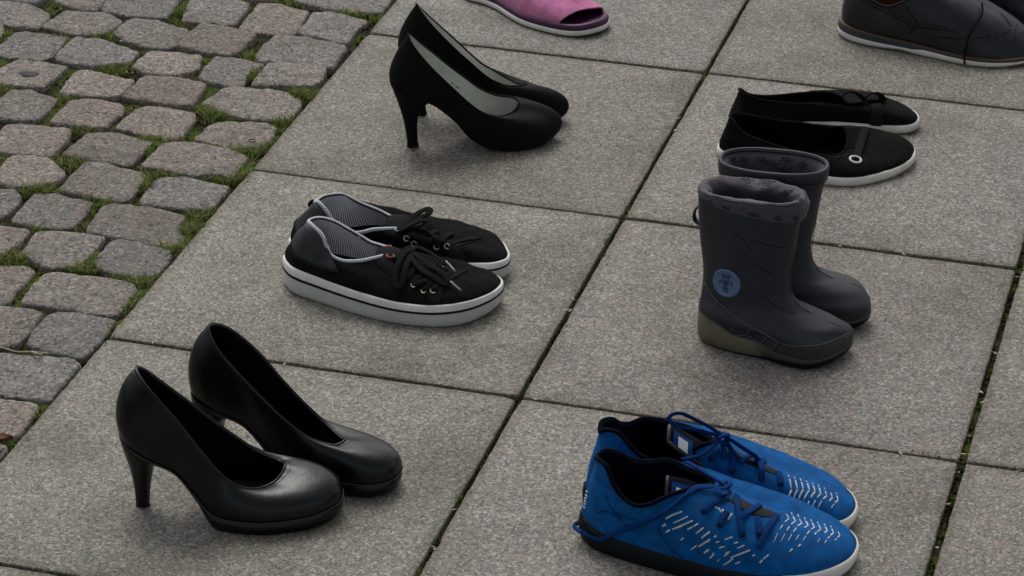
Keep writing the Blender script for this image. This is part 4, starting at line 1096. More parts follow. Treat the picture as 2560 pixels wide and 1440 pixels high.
def sneaker(root, front):
    U = Upper(SN_B, SN_T if front else swap_z(SN_T), SN_P, 8, 26); U.crumple(0.0026, 30, 3.0 if front else 8.0)
    I = U.build(root, 'canvas', 'stripes', 0.004)
    mb = MB(); V, F, Uu = tube(U.t, 0.0024, 10, True); mb.add(V, F, Uu); mb.done('collar_piping', 'stripes2', root)
    lp = I[:, 2].copy(); cb = MB(); cap(cb, lp, True, 8); cb.done('insole', 'leather_in', root)
    b = U.b; z1 = b[:, 2]; H = z1
    o = U.out
    spring = np.clip((b[:, 0] - 0.205) / 0.06, 0, 1) ** 2 * 0.006 + np.clip((0.03 - b[:, 0]) / 0.03, 0, 1) ** 2 * 0.002
    zf = lambda f: spring + (z1 - spring) * f
    sole([ring(b, o, -0.003, zf(0.0)), ring(b, o, 0.0005, zf(0.03)), ring(b, o, 0.0022, zf(0.12)), ring(b, o, 0.0030, zf(0.35)), ring(b, o, 0.0028, zf(0.63))]).done('sole', 'ribs', root)
    sole([ring(b, o, 0.0026, zf(0.62)), ring(b, o, 0.0033, zf(0.63)), ring(b, o, 0.0033, zf(0.715)), ring(b, o, 0.0026, zf(0.725))], False).done('sole_stripe', 'rubber_black', root)
    sole([ring(b, o, 0.0026, zf(0.705)), ring(b, o, 0.0027, zf(0.82)), ring(b, o, 0.0024, zf(0.97)), ring(b, o, 0.0012, zf(1.03)), ring(b, o, -0.0010, zf(1.02))], False).done('foxing_band', 'white', root)
    # worn leather patch round the heel
    us = np.linspace(-0.135, 0.135, 34)
    v0 = [0.50 - 0.22 * math.sin(abs(x) / 0.135 * math.pi * 0.9) for x in us]
    mb = U.patch(us, v0, [0.975] * 34, 0.0012); hp = mb.done('heel_patch', 'patch', root)
    sb = MB(); U.strip(sb, [(x, a + 0.03) for x, a in zip(us, v0)], 0.0009, 0.0016); sb.done('stitching', 'canvas', hp)
    tb = MB()
    if not front: V, F, Uu = tube(crc([U.at(0, 0.97, 0.002)[0], U.at(0, 0.95, 0.0045)[0], U.at(0, 0.89, 0.005)[0], U.at(0, 0.86, 0.002)[0]], 5, False), 0, 8, False, (0.004, 0.0012), np.tile([-1.0, 0, 0.3], (16, 1))); tb.add(V, F, Uu); tb.done('pull_tab', 'canvas', root)
    tape = SN_TAPE if front else SN_TAPE_B
    band(U, tape[0], tape[1], 0.9).done('toe_tape', 'tape', root)
    st = MB()
    for e in tape:
        U.strip(st, crc(np.array(e), 5, False), 0.0009, 0.0013)
    if front: U.strip(st, crc(np.array(SN_SEAM[0]), 5, False), 0.0012, 0.0006)
    st.done('stitching', 'lace', root)
    for i, e in enumerate((SN_EYE if front else SN_EYE_B)[0]):
        eyelet(root, U, e, 4.4 if (front and i == 0) else 3.0, 0.9, 'red' if (front and i < 2) else ('metal' if front else 'aglet'), 2.6 if (front and i < 2) else 0.6)
    lc = MB()
    for e in (SN_BAR if front else SN_BAR_B): ribbon(lc, U, e, 1.6, 3.6, 0.9)
    if front:
        ribbon(lc, U, SN_LOOP[0], [8, 8, 6, 3, 2, 3, 5, 7, 8], 3.2, 0.7)
        ribbon(lc, U, SN_LOOP[1], [8, 9, 8, 6, 4, 3, 4, 6, 7], 3.8, 0.8)
        ribbon(lc, U, SN_LOOP[2], [8, 11, 11, 9, 6], 3.4, 0.8)
        ribbon(lc, U, SN_LOOP[3], [0.5, 5, 8, 10], 3.4, 0.9)
        ribbon(lc, U, SN_LOOP[4], [6, 5, 4, 3, 3], 3.8, 0.8)
        ribbon(lc, U, SN_LOOP[5], [6, 4, 3, 3], 3.8, 0.8)
        kp, kn = U.at(*SN_LOOP[1][0], 0.006)
        free_lace(lc, [kp * 1000 + np.array(d) for d in ((-8, -3, -3), (-3, -7, 2), (4, -4, 5), (5, 4, 4), (-2, 6, 3), (-7, 2, 0), (-4, -5, -2), (3, -6, -3))], 3.4, 1.1)
    else:
        ribbon(lc, U, SN_LOOP_B[0], [1, 6, 10, 15, 18, 16, 11, 7, 3], 4.4, 1.2)
        ribbon(lc, U, SN_LOOP_B[1], [3, 6, 6, 4, 2], 4.0, 1.0)
        ribbon(lc, U, SN_LOOP_B[2], [3, 5, 5, 3], 4.0, 1.0)
        free_lace(lc, [(126, 8, 56), (138, 4, 62), (150, 2, 69), (160, 0, 74), (166, -4, 72), (160, -6, 66), (148, -4, 62), (134, 2, 56)], 4.2, 1.2)
    lace = lc.done('lace', 'lace', root)
    if front:
        tp = MB(); ribbon(tp, U, SN_TIP[0], [11, 8], 1.0, 0.9); ribbon(tp, U, SN_TIP[1], [6, 3], 1.0, 0.9); tp.done('lace_tip', 'aglet', lace)
    # tongue, slumped in the throat
    tg = np.zeros((9, 7, 3))
    for i in range(9):
        for j in range(7):
            q = (j - 3) / 3; t = i / 8
            tg[i, j] = (0.150 - 0.034 * t, -0.022 + q * 0.020 * (1 - 0.25 * t * t), 0.058 + 0.006 * t + 0.004 * math.sin(t * 3) - 0.004 * q * q)
    tm = MB(); add_grid(tm, tg, False, True); tm2 = tg - [0, 0, 0.003]; add_grid(tm, tm2, False)
    add_grid(tm, np.stack([tg[-1], tm2[-1]], 0), False); tm.done('tongue', 'tape', root)
    return U
MIR = 1
t = thing('canvas_sneaker', 'black canvas sneaker with striped lining and white sole, full side in view in front', 'sneaker', (0.15202, -0.80352), 7.4, G_SN)
u = sneaker(t, True)
MIR = 1
MIR = -1
t = thing('canvas_sneaker', 'black canvas sneaker with striped lining, tucked behind its twin', 'sneaker', (0.143, -0.7565), 7.0, G_SN)
u = sneaker(t, False)
MIR = 1


# --- black canvas slip-on flats with a strap
FL_B = [(1,3,13),(9,-17,13),(45,-36,12),(90,-58,12),(135,-76,12),(161,-80,12),(184,-76,12),(208,-62,12),(233,-41,13),(252,-15,14),(258,9,16),
        (254,29,15),(239,39,13),(209,35,12),(178,26,12),(147,17,12),(120,12,12),(90,12,12),(45,22,12),(9,21,13)]
FL_T = [(13,3,57),(16,-13,59),(32,-29,47),(55,-40,42),(84,-52,38),(112,-58,35),(140,-58,33),(157,-48,30),(164,-33,29),(169,-16,34),(168,0,41),
        (163,8,45),(152,10,45),(135,9,45),(115,8,48),(98,7,50),(80,8,50),(62,10,52),(38,13,54),(22,11,56)]
FL_TR = [(13,3,57),(16,-13,55),(32,-29,40),(55,-40,31),(84,-52,26),(112,-58,25),(138,-58,25),(153,-48,28),(159,-33,31),(162,-16,33),(162,0,34),
        (158,8,34),(148,10,34),(133,9,35),(115,8,36),(98,7,37),(80,8,39),(62,10,43),(38,13,49),(22,11,55)]
FL_P = sym([(3,14,300,-16),(3,14,400,-14),(3,12,400,-12),(3,12,300,-10),(2,10,300,-6),(2,10,400,-2),(2,10,500,1),(1,10,550,3),(0,10,580,3),(-1,9,600,2),(-2,8,620,1)])
G_FL = 'pair of black canvas flats'
def flat(root, front):
    U = Upper(FL_B, FL_T if front else FL_TR, FL_P, 8, 24); U.crumple(0.0020, 32, 5.0 if front else 1.0)
    I = U.build(root, 'canvas2', 'leather_in', 0.002)
    mb = MB(); V, F, Uu = tube(U.t + np.array([0, 0, 0.0004]), 0.0016, 8, True); mb.add(V, F, Uu); mb.done('topline_binding', 'canvas2', root)
    sb = MB(); U.strip(sb, [(k / 160, 0.86) for k in range(161)], 0.0007, 0.0005); sb.done('stitching', 'lace', root)
    lp = I[:, 1].copy(); cb = MB(); cap(cb, lp, True, 8); cb.done('insole', 'leather_in', root)
    b, o = U.b, U.out; z1 = b[:, 2] + 0.001
    sp = np.clip((b[:, 0] - 0.2) / 0.06, 0, 1) ** 2 * 0.004
    zf = lambda f: sp + (z1 - sp) * f
    sole([ring(b, o, -0.003, zf(0)), ring(b, o, 0.0010, zf(0.08)), ring(b, o, 0.0026, zf(0.35)), ring(b, o, 0.0026, zf(0.7)), ring(b, o, 0.0014, zf(0.98)), ring(b, o, -0.001, zf(1.02))]).done('sole', 'offwhite', root)
    lc = MB()
    if front:
        fl = FL_FLAP[0]
        sb2 = MB(); U.strip(sb2, crc(np.array(fl), 5, False), 0.0016, 0.0011); sb2.done('flap_edge', 'tape', root)
        ribbon(lc, U, FL_STRAP[0], [0.2, 3.0, 3.4, 3.2, 2.2], 5.6, 1.3)
        eyelet(root, U, FL_EYE[0][0], 7.4, 1.5, 'offwhite', 1.0)
        for e in FL_FOLD:
            fd = MB(); U.strip(fd, crc(np.array(e), 5, False), 0.0016, 0.0007); fd.done('crease', 'canvas2', root)
    else:
        ribbon(lc, U, FL_STRAP_B[0], [0.5, 2.6, 4.5, 7], 8.5, 1.4)
        free_lace(lc, [(186, 6, 38), (176, 4, 47), (164, 2, 50), (155, 3, 44), (160, 8, 36), (172, 8, 35), (184, 7, 36)], 6.2, 1.5, (0, -0.5, 1))
        free_lace(lc, [(184, 4, 38), (194, 2, 46), (206, 0, 44), (213, -2, 34), (206, -4, 33), (192, 2, 36)], 5.6, 1.5, (0, -0.5, 1))
    lc.done('strap', 'tape', root)
    return U
MIR = 1
t = thing('slip_on_flat', 'black canvas flat with strap through a pale eyelet, directly behind the grey boots', 'flat shoe', (0.57379, -0.27395), 10.22, G_FL)
u = flat(t, True)
MIR = 1
MIR = -1
t = thing('slip_on_flat', 'black canvas flat with bow strap, behind the flat that has the eyelet in view', 'flat shoe', (0.5705, -0.19), 24.0, G_FL)
u = flat(t, False)
MIR = 1


# --- grey rubber boots
def bring(xb, xf, yn, yf, zb, zf, n=2.3, m=80, fp=None):
    t = np.linspace(0, 2 * math.pi, m, endpoint=False); c, s = np.cos(t), np.sin(t)
    x = (xb + xf) / 2 - (xf - xb) / 2 * np.sign(c) * np.abs(c) ** (2 / n)
    yc, h = (yn + yf) / 2, (yf - yn) / 2
    y = yc - h * np.sign(s) * np.abs(s) ** (2 / n)
    z = zb + (zf - zb) * (x - xb) / (xf - xb)
    return np.stack([x, y, z], 1)
BT_F = [(0,-8,0),(8,-24,0),(30,-36,0),(62,-42,0),(90,-47,0),(114,-54,0),(140,-55,0),(160,-43,0),(174,-22,0),(180,-2,0),(178,12,0),(168,22,0),(150,28,0),(125,30,0),(100,28,0),(75,26,0),(50,26,0),(25,22,0),(8,10,0),(2,1,0)]
G_BT = 'pair of grey rubber boots'
def boot_geo(cuff):
    fp = crc(BT_F, 4)                       # 80 samples, heel first
    def foot(z, dz=0, sx=1.0, dx=0, sy=1.0):
        q = fp.copy(); q[:, 0] = (q[:, 0] - 80) * sx + 80 + dx; q[:, 1] = (q[:, 1] + 12) * sy - 12; q[:, 2] = z; return q
    rings = [foot(10), foot(20, 0, 1.010), foot(31, 0, 0.992, 0, 0.99)]
    rings += [bring(0, 168, -50, 26, 42, 42, 2.4), bring(1, 145, -43, 23, 54, 49, 2.3), bring(2, 121, -39, 21, 68, 56, 2.2), bring(2.5, 108, -39, 21, 83, 72, 2.15), bring(1, 105, -39, 22, 100, 95, 2.15), bring(-3, 109, -41, 24, 127, 125, 2.2), bring(-6, 113, -43, 25, 160, 160, 2.3), bring(-8, 118, -44, 26, 193, 195, 2.4)]
    A = np.array(rings)
    S = crc(A.reshape(len(rings), -1), 5, False).reshape(-1, 80, 3).transpose(1, 0, 2) / 1000
    U = Upper.__new__(Upper); U.G = S; U.fin(); U.b = S[:, 0]; U.t = S[:, -1]
    tan = np.roll(U.b, -1, 0) - np.roll(U.b, 1, 0); U.out = unit(np.stack([tan[:, 1], -tan[:, 0], 0 * tan[:, 0]], 1))
    t = U.t; oc = t.mean(0)
    out = unit((t - oc) * [1, 1, 0])
    if not cuff:
        r1 = [t - out * 0.002 - [0, 0, 0.004], t - out * 0.006 - [0, 0, 0.007], t - out * 0.011 - [0, 0, 0.018], t - out * 0.009 - [0, 0, 0.035], t - out * 0.014 - [0, 0, 0.075]]
    else:
        k = np.arange(80) / 80 * 2 * math.pi
        front = 0.5 - 0.5 * np.cos(k)                 # 0 at the back, 1 at the front
        dep = 0.004 + 0.018 * np.clip(front * 1.15, 0, 1) ** 0.8
        wob = 0.0010 * np.sin(k * 7 + 1) + 0.0008 * np.sin(k * 13)
        dz = lambda d: np.array([0, 0, 1.0]) * np.asarray(d)[:, None]
        o_ = lambda d: out * np.asarray(d)[:, None]
        one = np.ones(80); far = np.clip(-np.sin(k), 0, 1); side = np.abs(np.sin(k)) ** 2
        r1 = [t - dz(dep) + o_(0.0004 + 0.0004 * front), t - dz(dep * 0.98) + o_(0.0006 + 0.0014 * front + wob * front), t - dz(dep * 0.72) + o_(0.0006 + 0.0026 * front + wob * front), t - dz(dep * 0.35) + o_(0.0004 + 0.0022 * front - wob * front), t + dz(0.0005 + wob) - o_(0.001 * one), t + dz(0.0012 * one) - o_(0.006 * one), t - dz(0.004 * one) - o_(0.012 * one + wob * 2 + 0.009 * side), t - dz(0.012 * one) - o_(0.015 * one + 0.006 * side), t - dz(0.030 * one) - o_(0.012 * one), t - dz(0.055 * one) - o_(0.013 * one), t - dz(0.075 * one) - o_(0.016 * one)]
        r1 = crc(np.array(r1).reshape(len(r1), -1), 3, False).reshape(-1, 80, 3)
    W = Upper.__new__(Upper); W.G = np.stack(list(r1), 1); W.fin(); W.end = np.array(r1[-1])
    return U, W, t, out
def boot(root, cuff):
    U, W, t, out = boot_geo(cuff)
    mb = MB(); add_grid(mb, U.G); mb.done('boot_upper', 'boot', root)
    if not cuff:
        rm = MB(); add_grid(rm, np.stack([t - [0, 0, 0.013] + out * 0.0002, t - [0, 0, 0.0128] + out * 0.0016, t - [0, 0, 0.001] + out * 0.0022, t + [0, 0, 0.0012] + out * 0.0010, t + [0, 0, 0.0012] - out * 0.0018, t - [0, 0, 0.002] - out * 0.0028], 1)); rm.done('rim', 'boot_panel', root)
        rm = MB(); V, F, Uu = tube(t - [0, 0, 0.0155] + out * 0.0005, 0.0007, 6, True); rm.add(V, F, Uu); rm.done('rim_ridge', 'boot_panel', root)
    lm = MB(); add_grid(lm, W.G); cap(lm, W.end, True)
    liner = lm.done('liner', 'liner', root)
    # sole: dark tread below, khaki wavy side wall rising at the heel
    b = crc(BT_F, 4) / 1000; x = b[:, 0]
    sp = np.clip((x - 0.13) / 0.05, 0, 1) ** 2 * 0.008 + np.clip((0.014 - x) / 0.014, 0, 1) ** 2 * 0.004
    wave = np.interp(x, [0, 0.012, 0.035, 0.048, 0.060, 0.075, 0.090, 0.11, 0.14, 0.18], [0.037, 0.036, 0.029, 0.021, 0.0205, 0.0225, 0.017, 0.0135, 0.0125, 0.0135])
    for _ in range(2): wave = (np.roll(wave, 1) + wave * 2 + np.roll(wave, -1)) / 4
    tread = np.interp(x, [0, 0.06, 0.085, 0.11, 0.14, 0.18], [0.002, 0.002, 0.0045, 0.0075, 0.008, 0.009])
    oo = U.out; K = lambda off, z: ring(b, oo, off, z)
    sole([K(-0.004, sp), K(-0.001, sp + 0.0012), K(0.0012, sp + tread * 0.5), K(0.0016, sp + tread)]).done('tread', 'rubber_black', root)
    G = np.stack([K(0.0010, sp + tread - 0.0003), K(0.0020, sp + tread + 0.0003), K(0.0026, sp * 0.8 + tread * 0.6 + wave * 0.4), K(0.0022, sp * .5 + wave - 0.0008), K(0.0012, sp * .5 + wave + 0.0008), K(-0.002, sp * .5 + wave + 0.0008)], 1)
    mb = MB(); add_grid(mb, G); mb.done('midsole', 'midsole', root)
    if cuff:
        # round badge with a plain toy-robot line figure
        bu, bv = BT_BADGE[0][0]
        bd = MB(); seg = 28
        p0, q0 = U.at(bu, bv); a0 = unit(np.cross(np.array([0, 0, 1.0]), q0)); c0 = np.cross(q0, a0)
        def on(s_, t_, lift):
            w_ = p0 + a0 * s_ / 1000 + c0 * t_ / 1000
            d = np.linalg.norm(U.G - w_, axis=2); i, j = np.unravel_index(np.argmin(d), d.shape)
            n_ = U.Nm[i, j]; return w_ - n_ * np.dot(w_ - U.G[i, j], n_) + n_ * lift / 1000
        R0 = 17.0; rr = []
        for rad, lf in ((R0 + 1.2, -0.3), (R0 + 0.6, 1.0), (R0 - 1.2, 1.3), (R0 - 1.6, 0.8), (R0 * 0.55, 0.9), (R0 * 0.1, 0.9)):
            rr.append([on(rad * math.cos(6.28318 * k / seg), rad * math.sin(6.28318 * k / seg), lf) for k in range(seg)])
        add_grid(bd, np.array(rr).transpose(1, 0, 2)); badge = bd.done('badge', 'badge', root)
        lm = MB()
        def stroke(pts, r=0.55):
            P = np.array([on(x, y, 1.0) for x, y in pts]); V, F, Uu = tube(P, r / 1000, 6); lm.add(V, F, Uu)
        def oval(cx, cy, rx, ry): stroke([(cx + rx * math.cos(t), cy + ry * math.sin(t)) for t in np.linspace(0, 6.28318, 15)])
        oval(0, 7.2, 4.2, 3.6); oval(-1.5, 7.8, 0.9, 0.9); oval(1.5, 7.8, 0.9, 0.9); oval(-3.6, 10.6, 1.2, 1.3); oval(3.6, 10.6, 1.2, 1.3)
        oval(0, 0.4, 3.4, 3.4); oval(0, 0.4, 1.7, 1.7); stroke([(-3.2, 1.6), (-6.0, 3.4), (-7.4, 1.8)]); stroke([(3.2, 1.6), (6.0, 3.4), (7.4, 1.8)]); oval(-7.8, 0.4, 1.2, 1.4); oval(7.8, 0.4, 1.2, 1.4)
        stroke([(-2.8, -3.2), (-3.2, -8.6), (-0.5, -8.8), (-0.4, -3.6)]); stroke([(2.8, -3.2), (3.2, -8.6), (0.5, -8.8), (0.4, -3.6)]); stroke([(-3.2, -10.6), (3.2, -10.6)])
        stroke([(-3.0, -6.0), (-0.6, -6.0)]); stroke([(3.0, -6.0), (0.6, -6.0)])
        lm.done('badge_figure', 'badge_line', badge)
        # moulded panels low on the side, darker between the ribs
        lowc = crc(np.array(BT_LOW[0]), 4, False); upc = crc(np.array(BT_PANEL[0]), 4, False)
        band(U, BT_PANEL[0], BT_LOW[0], 1.0, 6).done('side_panel', 'boot_panel', root)
        rb = MB()
        for e in BT_RIB: ribbon(rb, U, e, 1.1, 1.0, 0.9)
        for e in (BT_PANEL[0], BT_LOW[0]): ribbon(rb, U, e, 1.0, 1.0, 0.9)
        rb.done('moulded_ribs', 'boot_ridge', root)
    else:
        rb = MB()
        for e in ([(0.30, 0.20), (0.36, 0.19), (0.42, 0.20)], [(0.30, 0.2), (0.295, 0.08)], [(0.34, 0.19), (0.335, 0.07)], [(0.38, 0.19), (0.378, 0.07)]): ribbon(rb, U, e, 0.4, 0.7, 0.6)
        rb.done('moulded_ribs', 'boot_ridge', root)
    for e in BT_CREASE:
        cr = MB(); ribbon(cr, U, e, 0.05, 0.45, 0.25); cr.done('crease_line', 'rubber_black', root)  # thin dark line along each crease
    vr = MB(); ribbon(vr, U, [(0.5, 0.12), (0.5, 0.3), (0.5, 0.45), (0.5, 0.6), (0.5, 0.8), (0.5, 0.97)], 0.1, 0.8, 0.4); vr.done('mould_seam', 'boot_panel', root)
    tl = BT_TOE[0]
    far_t = [((1 - u + 0.05) % 1.0, v) for u, v in tl][::-1]
    low = [(u + 0.004, 0.01) for u, v in tl]
    tb = band(U, tl, low, 0.55, 6); tb.done('toe_guard', 'boot_toe', root)
    eb = MB(); ribbon(eb, U, tl, 0.6, 0.8, 0.6); eb.done('toe_ridge', 'boot_ridge', root)
    if cuff:
        lp = MB(); free_lace(lp, [(-4, -8, 165), (-9, -8, 163), (-12.5, -8, 155), (-11, -8, 146), (-3, -8, 142)], 5.0, 1.3, (1, 0, 0.2)); lp.done('pull_loop', 'boot_panel', root)
    # printed figures on the liner: little creatures drawn in dark line
    pr = MB()
    def figure(u0, v0, size, flip, ang):
        L_u = np.sum(np.linalg.norm(np.diff(np.concatenate([W.G[:, int(v0 * W.nv)], W.G[:1, int(v0 * W.nv)]]), axis=0), axis=1)); L_v = np.sum(np.linalg.norm(np.diff(W.G[int(u0 * W.nu) % W.nu], axis=0), axis=1))
        def pth(pts, wd):
            uv = []
            for x, y in pts:
                X = (x * math.cos(ang) - y * math.sin(ang)) * size / 1000; Y = (x * math.sin(ang) + y * math.cos(ang)) * size / 1000
                uv.append((u0 + X / L_u, v0 + flip * Y / L_v))
            ribbon(pr, W, uv, 0.15, wd, 0.22, 2, 6)
        c = [(math.cos(t), math.sin(t)) for t in np.linspace(0, 6.28318, 9)]
        pth([(x * 0.30, 0.38 + y * 0.26) for x, y in c], 0.62); pth([(x * 0.34, -0.15 + y * 0.28) for x, y in c], 0.62)
        for sx in (-1, 1):
            pth([(sx * 0.30, 0.0), (sx * 0.62, 0.18), (sx * 0.72, -0.05)], 0.62); pth([(sx * 0.2, -0.6), (sx * 0.28, -0.75), (sx * 0.5, -0.78)], 0.62); pth([(sx * 0.22, 0.58), (sx * 0.34, 0.85)], 0.6)
        pth([(-0.12, 0.62), (0.12, 0.6)], 0.6); pth([(-0.15, -0.15), (0.15, -0.15)], 0.7)
    rr = random.Random(5)
    for (u_, v_, s_) in ([(0.15, 0.21, 5.0), (0.205, 0.20, 6.0), (0.27, 0.19, 7.0), (0.34, 0.19, 7.5), (0.41, 0.19, 7.5)] if cuff else []): figure(u_, v_, s_, 1, rr.uniform(-0.6, 0.6))
    for (u_, v_) in (BT_PRINT_IN[0] if cuff else BT_PRINT_B[0]): figure(u_, v_, 9.5, -1, rr.uniform(-0.6, 0.6))
    for _ in range(26):
        disc(W, pr, (rr.random(), rr.uniform(0.05, 0.75)), 0.8, 0.25, 8)
    pr.done('printed_figures', 'print', liner, kind='stuff')
    return U
MIR = 1
t = thing('rubber_boot', 'grey rubber boot with blue round badge and patterned liner folded over its rim', 'boot', (0.66032, -0.77904), -3.34, G_BT)
u = boot(t, True)
MIR = 1
MIR = -1
t = thing('rubber_boot', 'grey rubber boot with bare rubber rim, behind the boot with the blue badge', 'boot', (0.6677, -0.7134), 2.2, G_BT)
u = boot(t, False)
MIR = 1


# --- blue sports shoes
BL_B = [(0,0,22),(9,-17,20),(28,-31,17),(55,-44,15),(95,-61,15),(138,-76,15),(182,-83,15),(219,-80,15),(252,-66,16),(276,-43,17),(285,-15,18),
        (281,9,17),(267,25,16),(240,31,15),(205,26,15),(170,19,15),(130,13,15),(90,13,15),(50,22,16),(14,18,20)]
BL_T = [(14,0,98),(15,-14,104),(25,-26,103),(34,-34,86),(44,-39,75),(57,-43,69),(71,-45,72),(86,-45,81),(102,-41,87),(122,-30,88),(134,-14,84),
        (128,-5,86),(118,1,87),(107,6,88),(96,11,91),(84,14,92),(66,15,88),(50,14,90),(34,11,99),(21,7,102)]
BL_P = sym([(2,20,300,-26),(3,20,300,-26),(3,18,400,-24),(3,14,500,-14),(3,12,500,-10),(3,14,500,-6),(3,15,500,-5),(2,16,520,-12),(0,19,560,-20),(-1,20,580,-28),(-1,22,560,-36)])
G_BL = 'pair of blue sports shoes'
def sport(root, front):
    U = Upper(BL_B, BL_T if front else swap_z(BL_T), BL_P, 8, 28); U.crumple(0.0014, 26, 2.0 if front else 6.0)
    I = U.build(root, 'blue', 'navy', 0.0035, rim=False)
    mb = MB(); V, F, Uu = tube(U.t, 0.0024, 10, True); mb.add(V, F, Uu); mb.done('collar_binding', 'navy', root)
    lp = I[:, 1].copy(); cb = MB(); cap(cb, lp, True, 8); cb.done('insole', 'navy', root)
    b, o = U.b, U.out; x = b[:, 0]
    sp = np.clip((x - 0.22) / 0.065, 0, 1) ** 2 * 0.007 + np.clip((0.02 - x) / 0.02, 0, 1) ** 2 * 0.003
    top = np.interp(x, [0, 0.02, 0.05, 0.10, 0.17, 0.23, 0.285], [0.034, 0.026, 0.023, 0.024, 0.020, 0.019, 0.021])
    for _ in range(2): top = (np.roll(top, 1) + 2 * top + np.roll(top, -1)) / 4
    zf = lambda f: sp + (top - sp) * f
    G = np.stack([ring(b, o, -0.004, zf(0)), ring(b, o, 0.0004, zf(0.07)), ring(b, o, 0.0022, zf(0.35)), ring(b, o, 0.0028, zf(0.7)), ring(b, o, 0.0016, zf(0.98)), ring(b, o, 0.0000, zf(1.02))], 1)
    dk = MB(); F, Uu = grid_faces(G); nv = 6; cut = 0.212
    fr = [i for i, f in enumerate(F) if np.mean([G.reshape(-1, 3)[k][0] for k in f]) >= cut]
    bk = [i for i, f in enumerate(F) if i not in set(fr)]
    for nm, ids, mt in (('sole', bk, 'navy_sole'), ('toe_bumper', fr, 'offwhite')):
        mb = MB(); mb.add(G.reshape(-1, 3), [F[i] for i in ids], [Uu[i] for i in ids])
        if nm == 'sole': cap(mb, G[:, 0], False)
        mb.done(nm, mt, root)
    # tongue with a pale tag
    tg = np.zeros((14, 9, 3))
    for i in range(14):
        for j in range(9):
            q = (j - 4) / 4; t = i / 13
            wd = 0.022 * (1 - 0.35 * max(0, t - 0.7) / 0.3)
            if front: tg[i, j] = (0.150 - 0.062 * t, -0.016 + q * wd, 0.073 + 0.016 * t - 0.010 * q * q - 0.006 * t * (q < 0) * abs(q))
            else: tg[i, j] = (0.152 - 0.066 * t, -0.010 + q * wd, 0.070 + 0.034 * t ** 1.2 - 0.010 * q * q)
    tm = MB(); add_grid(tm, tg, False, True); t2 = tg - [0, 0, 0.004]; add_grid(tm, t2, False)
    tongue = tm.done('tongue', 'navy', root)
    eb = MB(); rim_p = np.concatenate([tg[4:, 0], tg[-1], tg[4:, -1][::-1]]) - [0, 0, 0.002]
    V, F, Uu = tube(rim_p, 0.0022, 8); eb.add(V, F, Uu); eb.done('tongue_edge', 'patch', tongue)
    for nm, i0, i1, j0, j1, lf, mt in (('tag_border', 8, 13, 0, 3, 0.0008, 'blue_lace'), ('tag', 9, 12, 0, 2, 0.0014, 'tag')):
        a_, b_ = (0, 1) if front else (0, 1)
        Gt = tg[i0:i1, j0:j1 + 1] if True else None
        Gt = Gt[:, ::-1] if False else Gt
        if not front: Gt = tg[i0:i1, 8 - j1:9 - j0]
        tb = MB(); add_grid(tb, Gt + [0, 0, lf], False, True); tb.done(nm, mt, tongue)
    if front:     # the lining label on the near wall
        p_ = [(0.073, -0.043, 0.065), (0.086, -0.043, 0.077), (0.097, -0.042, 0.0775), (0.088, -0.041, 0.067)]
        tb = MB(); G_ = np.array([[p_[0], p_[1]], [p_[3], p_[2]]]); add_grid(tb, G_ + [0, 0.002, 0], False); add_grid(tb, G_ + [0, 0.0035, 0], False, True); tb.done('lining_label', 'tag', root)
    gp = BL_GAP if front else BL_GAP_B
    band(U, gp[0], gp[1], 0.25).done('lacing_gap', 'navy_sole', root)
    lc = MB()
    for e in (BL_BAR if front else BL_BAR_B): ribbon(lc, U, e, 2.2 if len(e) < 5 else [3, 6, 5, 4, 2.5, 1.5, 1.0][:len(e)], 3.4, 0.9)
    if front:
        ribbon(lc, U, BL_TRAIL[0], [1.8, 2, 2, 2, 2.2, 3, 4.2, 5, 5.5], 2.3, 1.5)
        free_lace(lc, [(2, -20, 19), (-5, -10, 17), (-7, 0, 15), (-4, 9, 13), (4, 20, 12)], 2.3, 1.5, (0.4, -1, 0.6))
        free_lace(lc, [(105, 4, 96), (110, 0, 97), (124, -8, 93), (138, -14, 88), (148, -16, 82), (152, -22, 76)], 2.4, 1.2)
        free_lace(lc, [(140, -18, 82), (146, -24, 84), (152, -18, 86), (150, -10, 84), (143, -12, 82), (142, -22, 78), (150, -26, 76)], 2.6, 1.5)
        free_lace(lc, [(146, -22, 81), (138, -30, 78), (134, -28, 72), (140, -20, 74)], 2.4, 1.2)
    else:
        k_ = lambda *p: [(x + 4, -y, z + 3) for x, y, z in p]
        free_lace(lc, k_((137, -2, 99), (124, 2, 106), (110, 4, 112), (94, 4, 119), (84, 2, 118), (82, -2, 113), (93, -4, 107), (112, -4, 105), (126, -3, 101), (138, -2, 98)), 3.5, 1.0, (0, -1, 0.8))
        free_lace(lc, k_((138, 0, 98), (150, -2, 92), (164, -3, 83), (173, -3, 77), (175, -4, 71), (164, -5, 71), (152, -4, 78), (140, -1, 94)), 3.5, 1.0, (0, -1, 0.8))
        free_lace(lc, k_((136, -3, 98), (128, -8, 88), (116, -12, 80), (104, -16, 78), (97, -20, 78)), 2.5, 1.2)
        free_lace(lc, k_((134, -6, 98), (140, -6, 102), (143, 0, 99), (138, 5, 97), (132, 2, 99), (134, -6, 94), (142, -5, 92)), 3.0, 1.8)
        free_lace(lc, k_((138, -2, 92), (140, -6, 84), (140, -10, 76)), 3.0, 1.5)
    lc.done('lace', 'blue_lace', root)
    for e in [x[0] for x in (BL_BAR[:2] if front else BL_BAR_B[:4])] + [x[-1] for x in (BL_BAR[2:6] if front else [])]: eyelet(root, U, e, 2.6, 0.7, 'navy_sole', 0.4)
    ds = MB()
    for e in (BL_DASH[:23] + BL_DASH[40:] if front else []):
        a_, z_ = np.array(e[0]), np.array(e[-1]); e = [tuple(a_ - (z_ - a_) * 0.12)] + list(e[1:-1]) + [tuple(z_ + (z_ - a_) * 0.12)]
        ribbon(ds, U, e, 0.15, rnd.uniform(0.7, 1.05), 0.22, 3, 6)
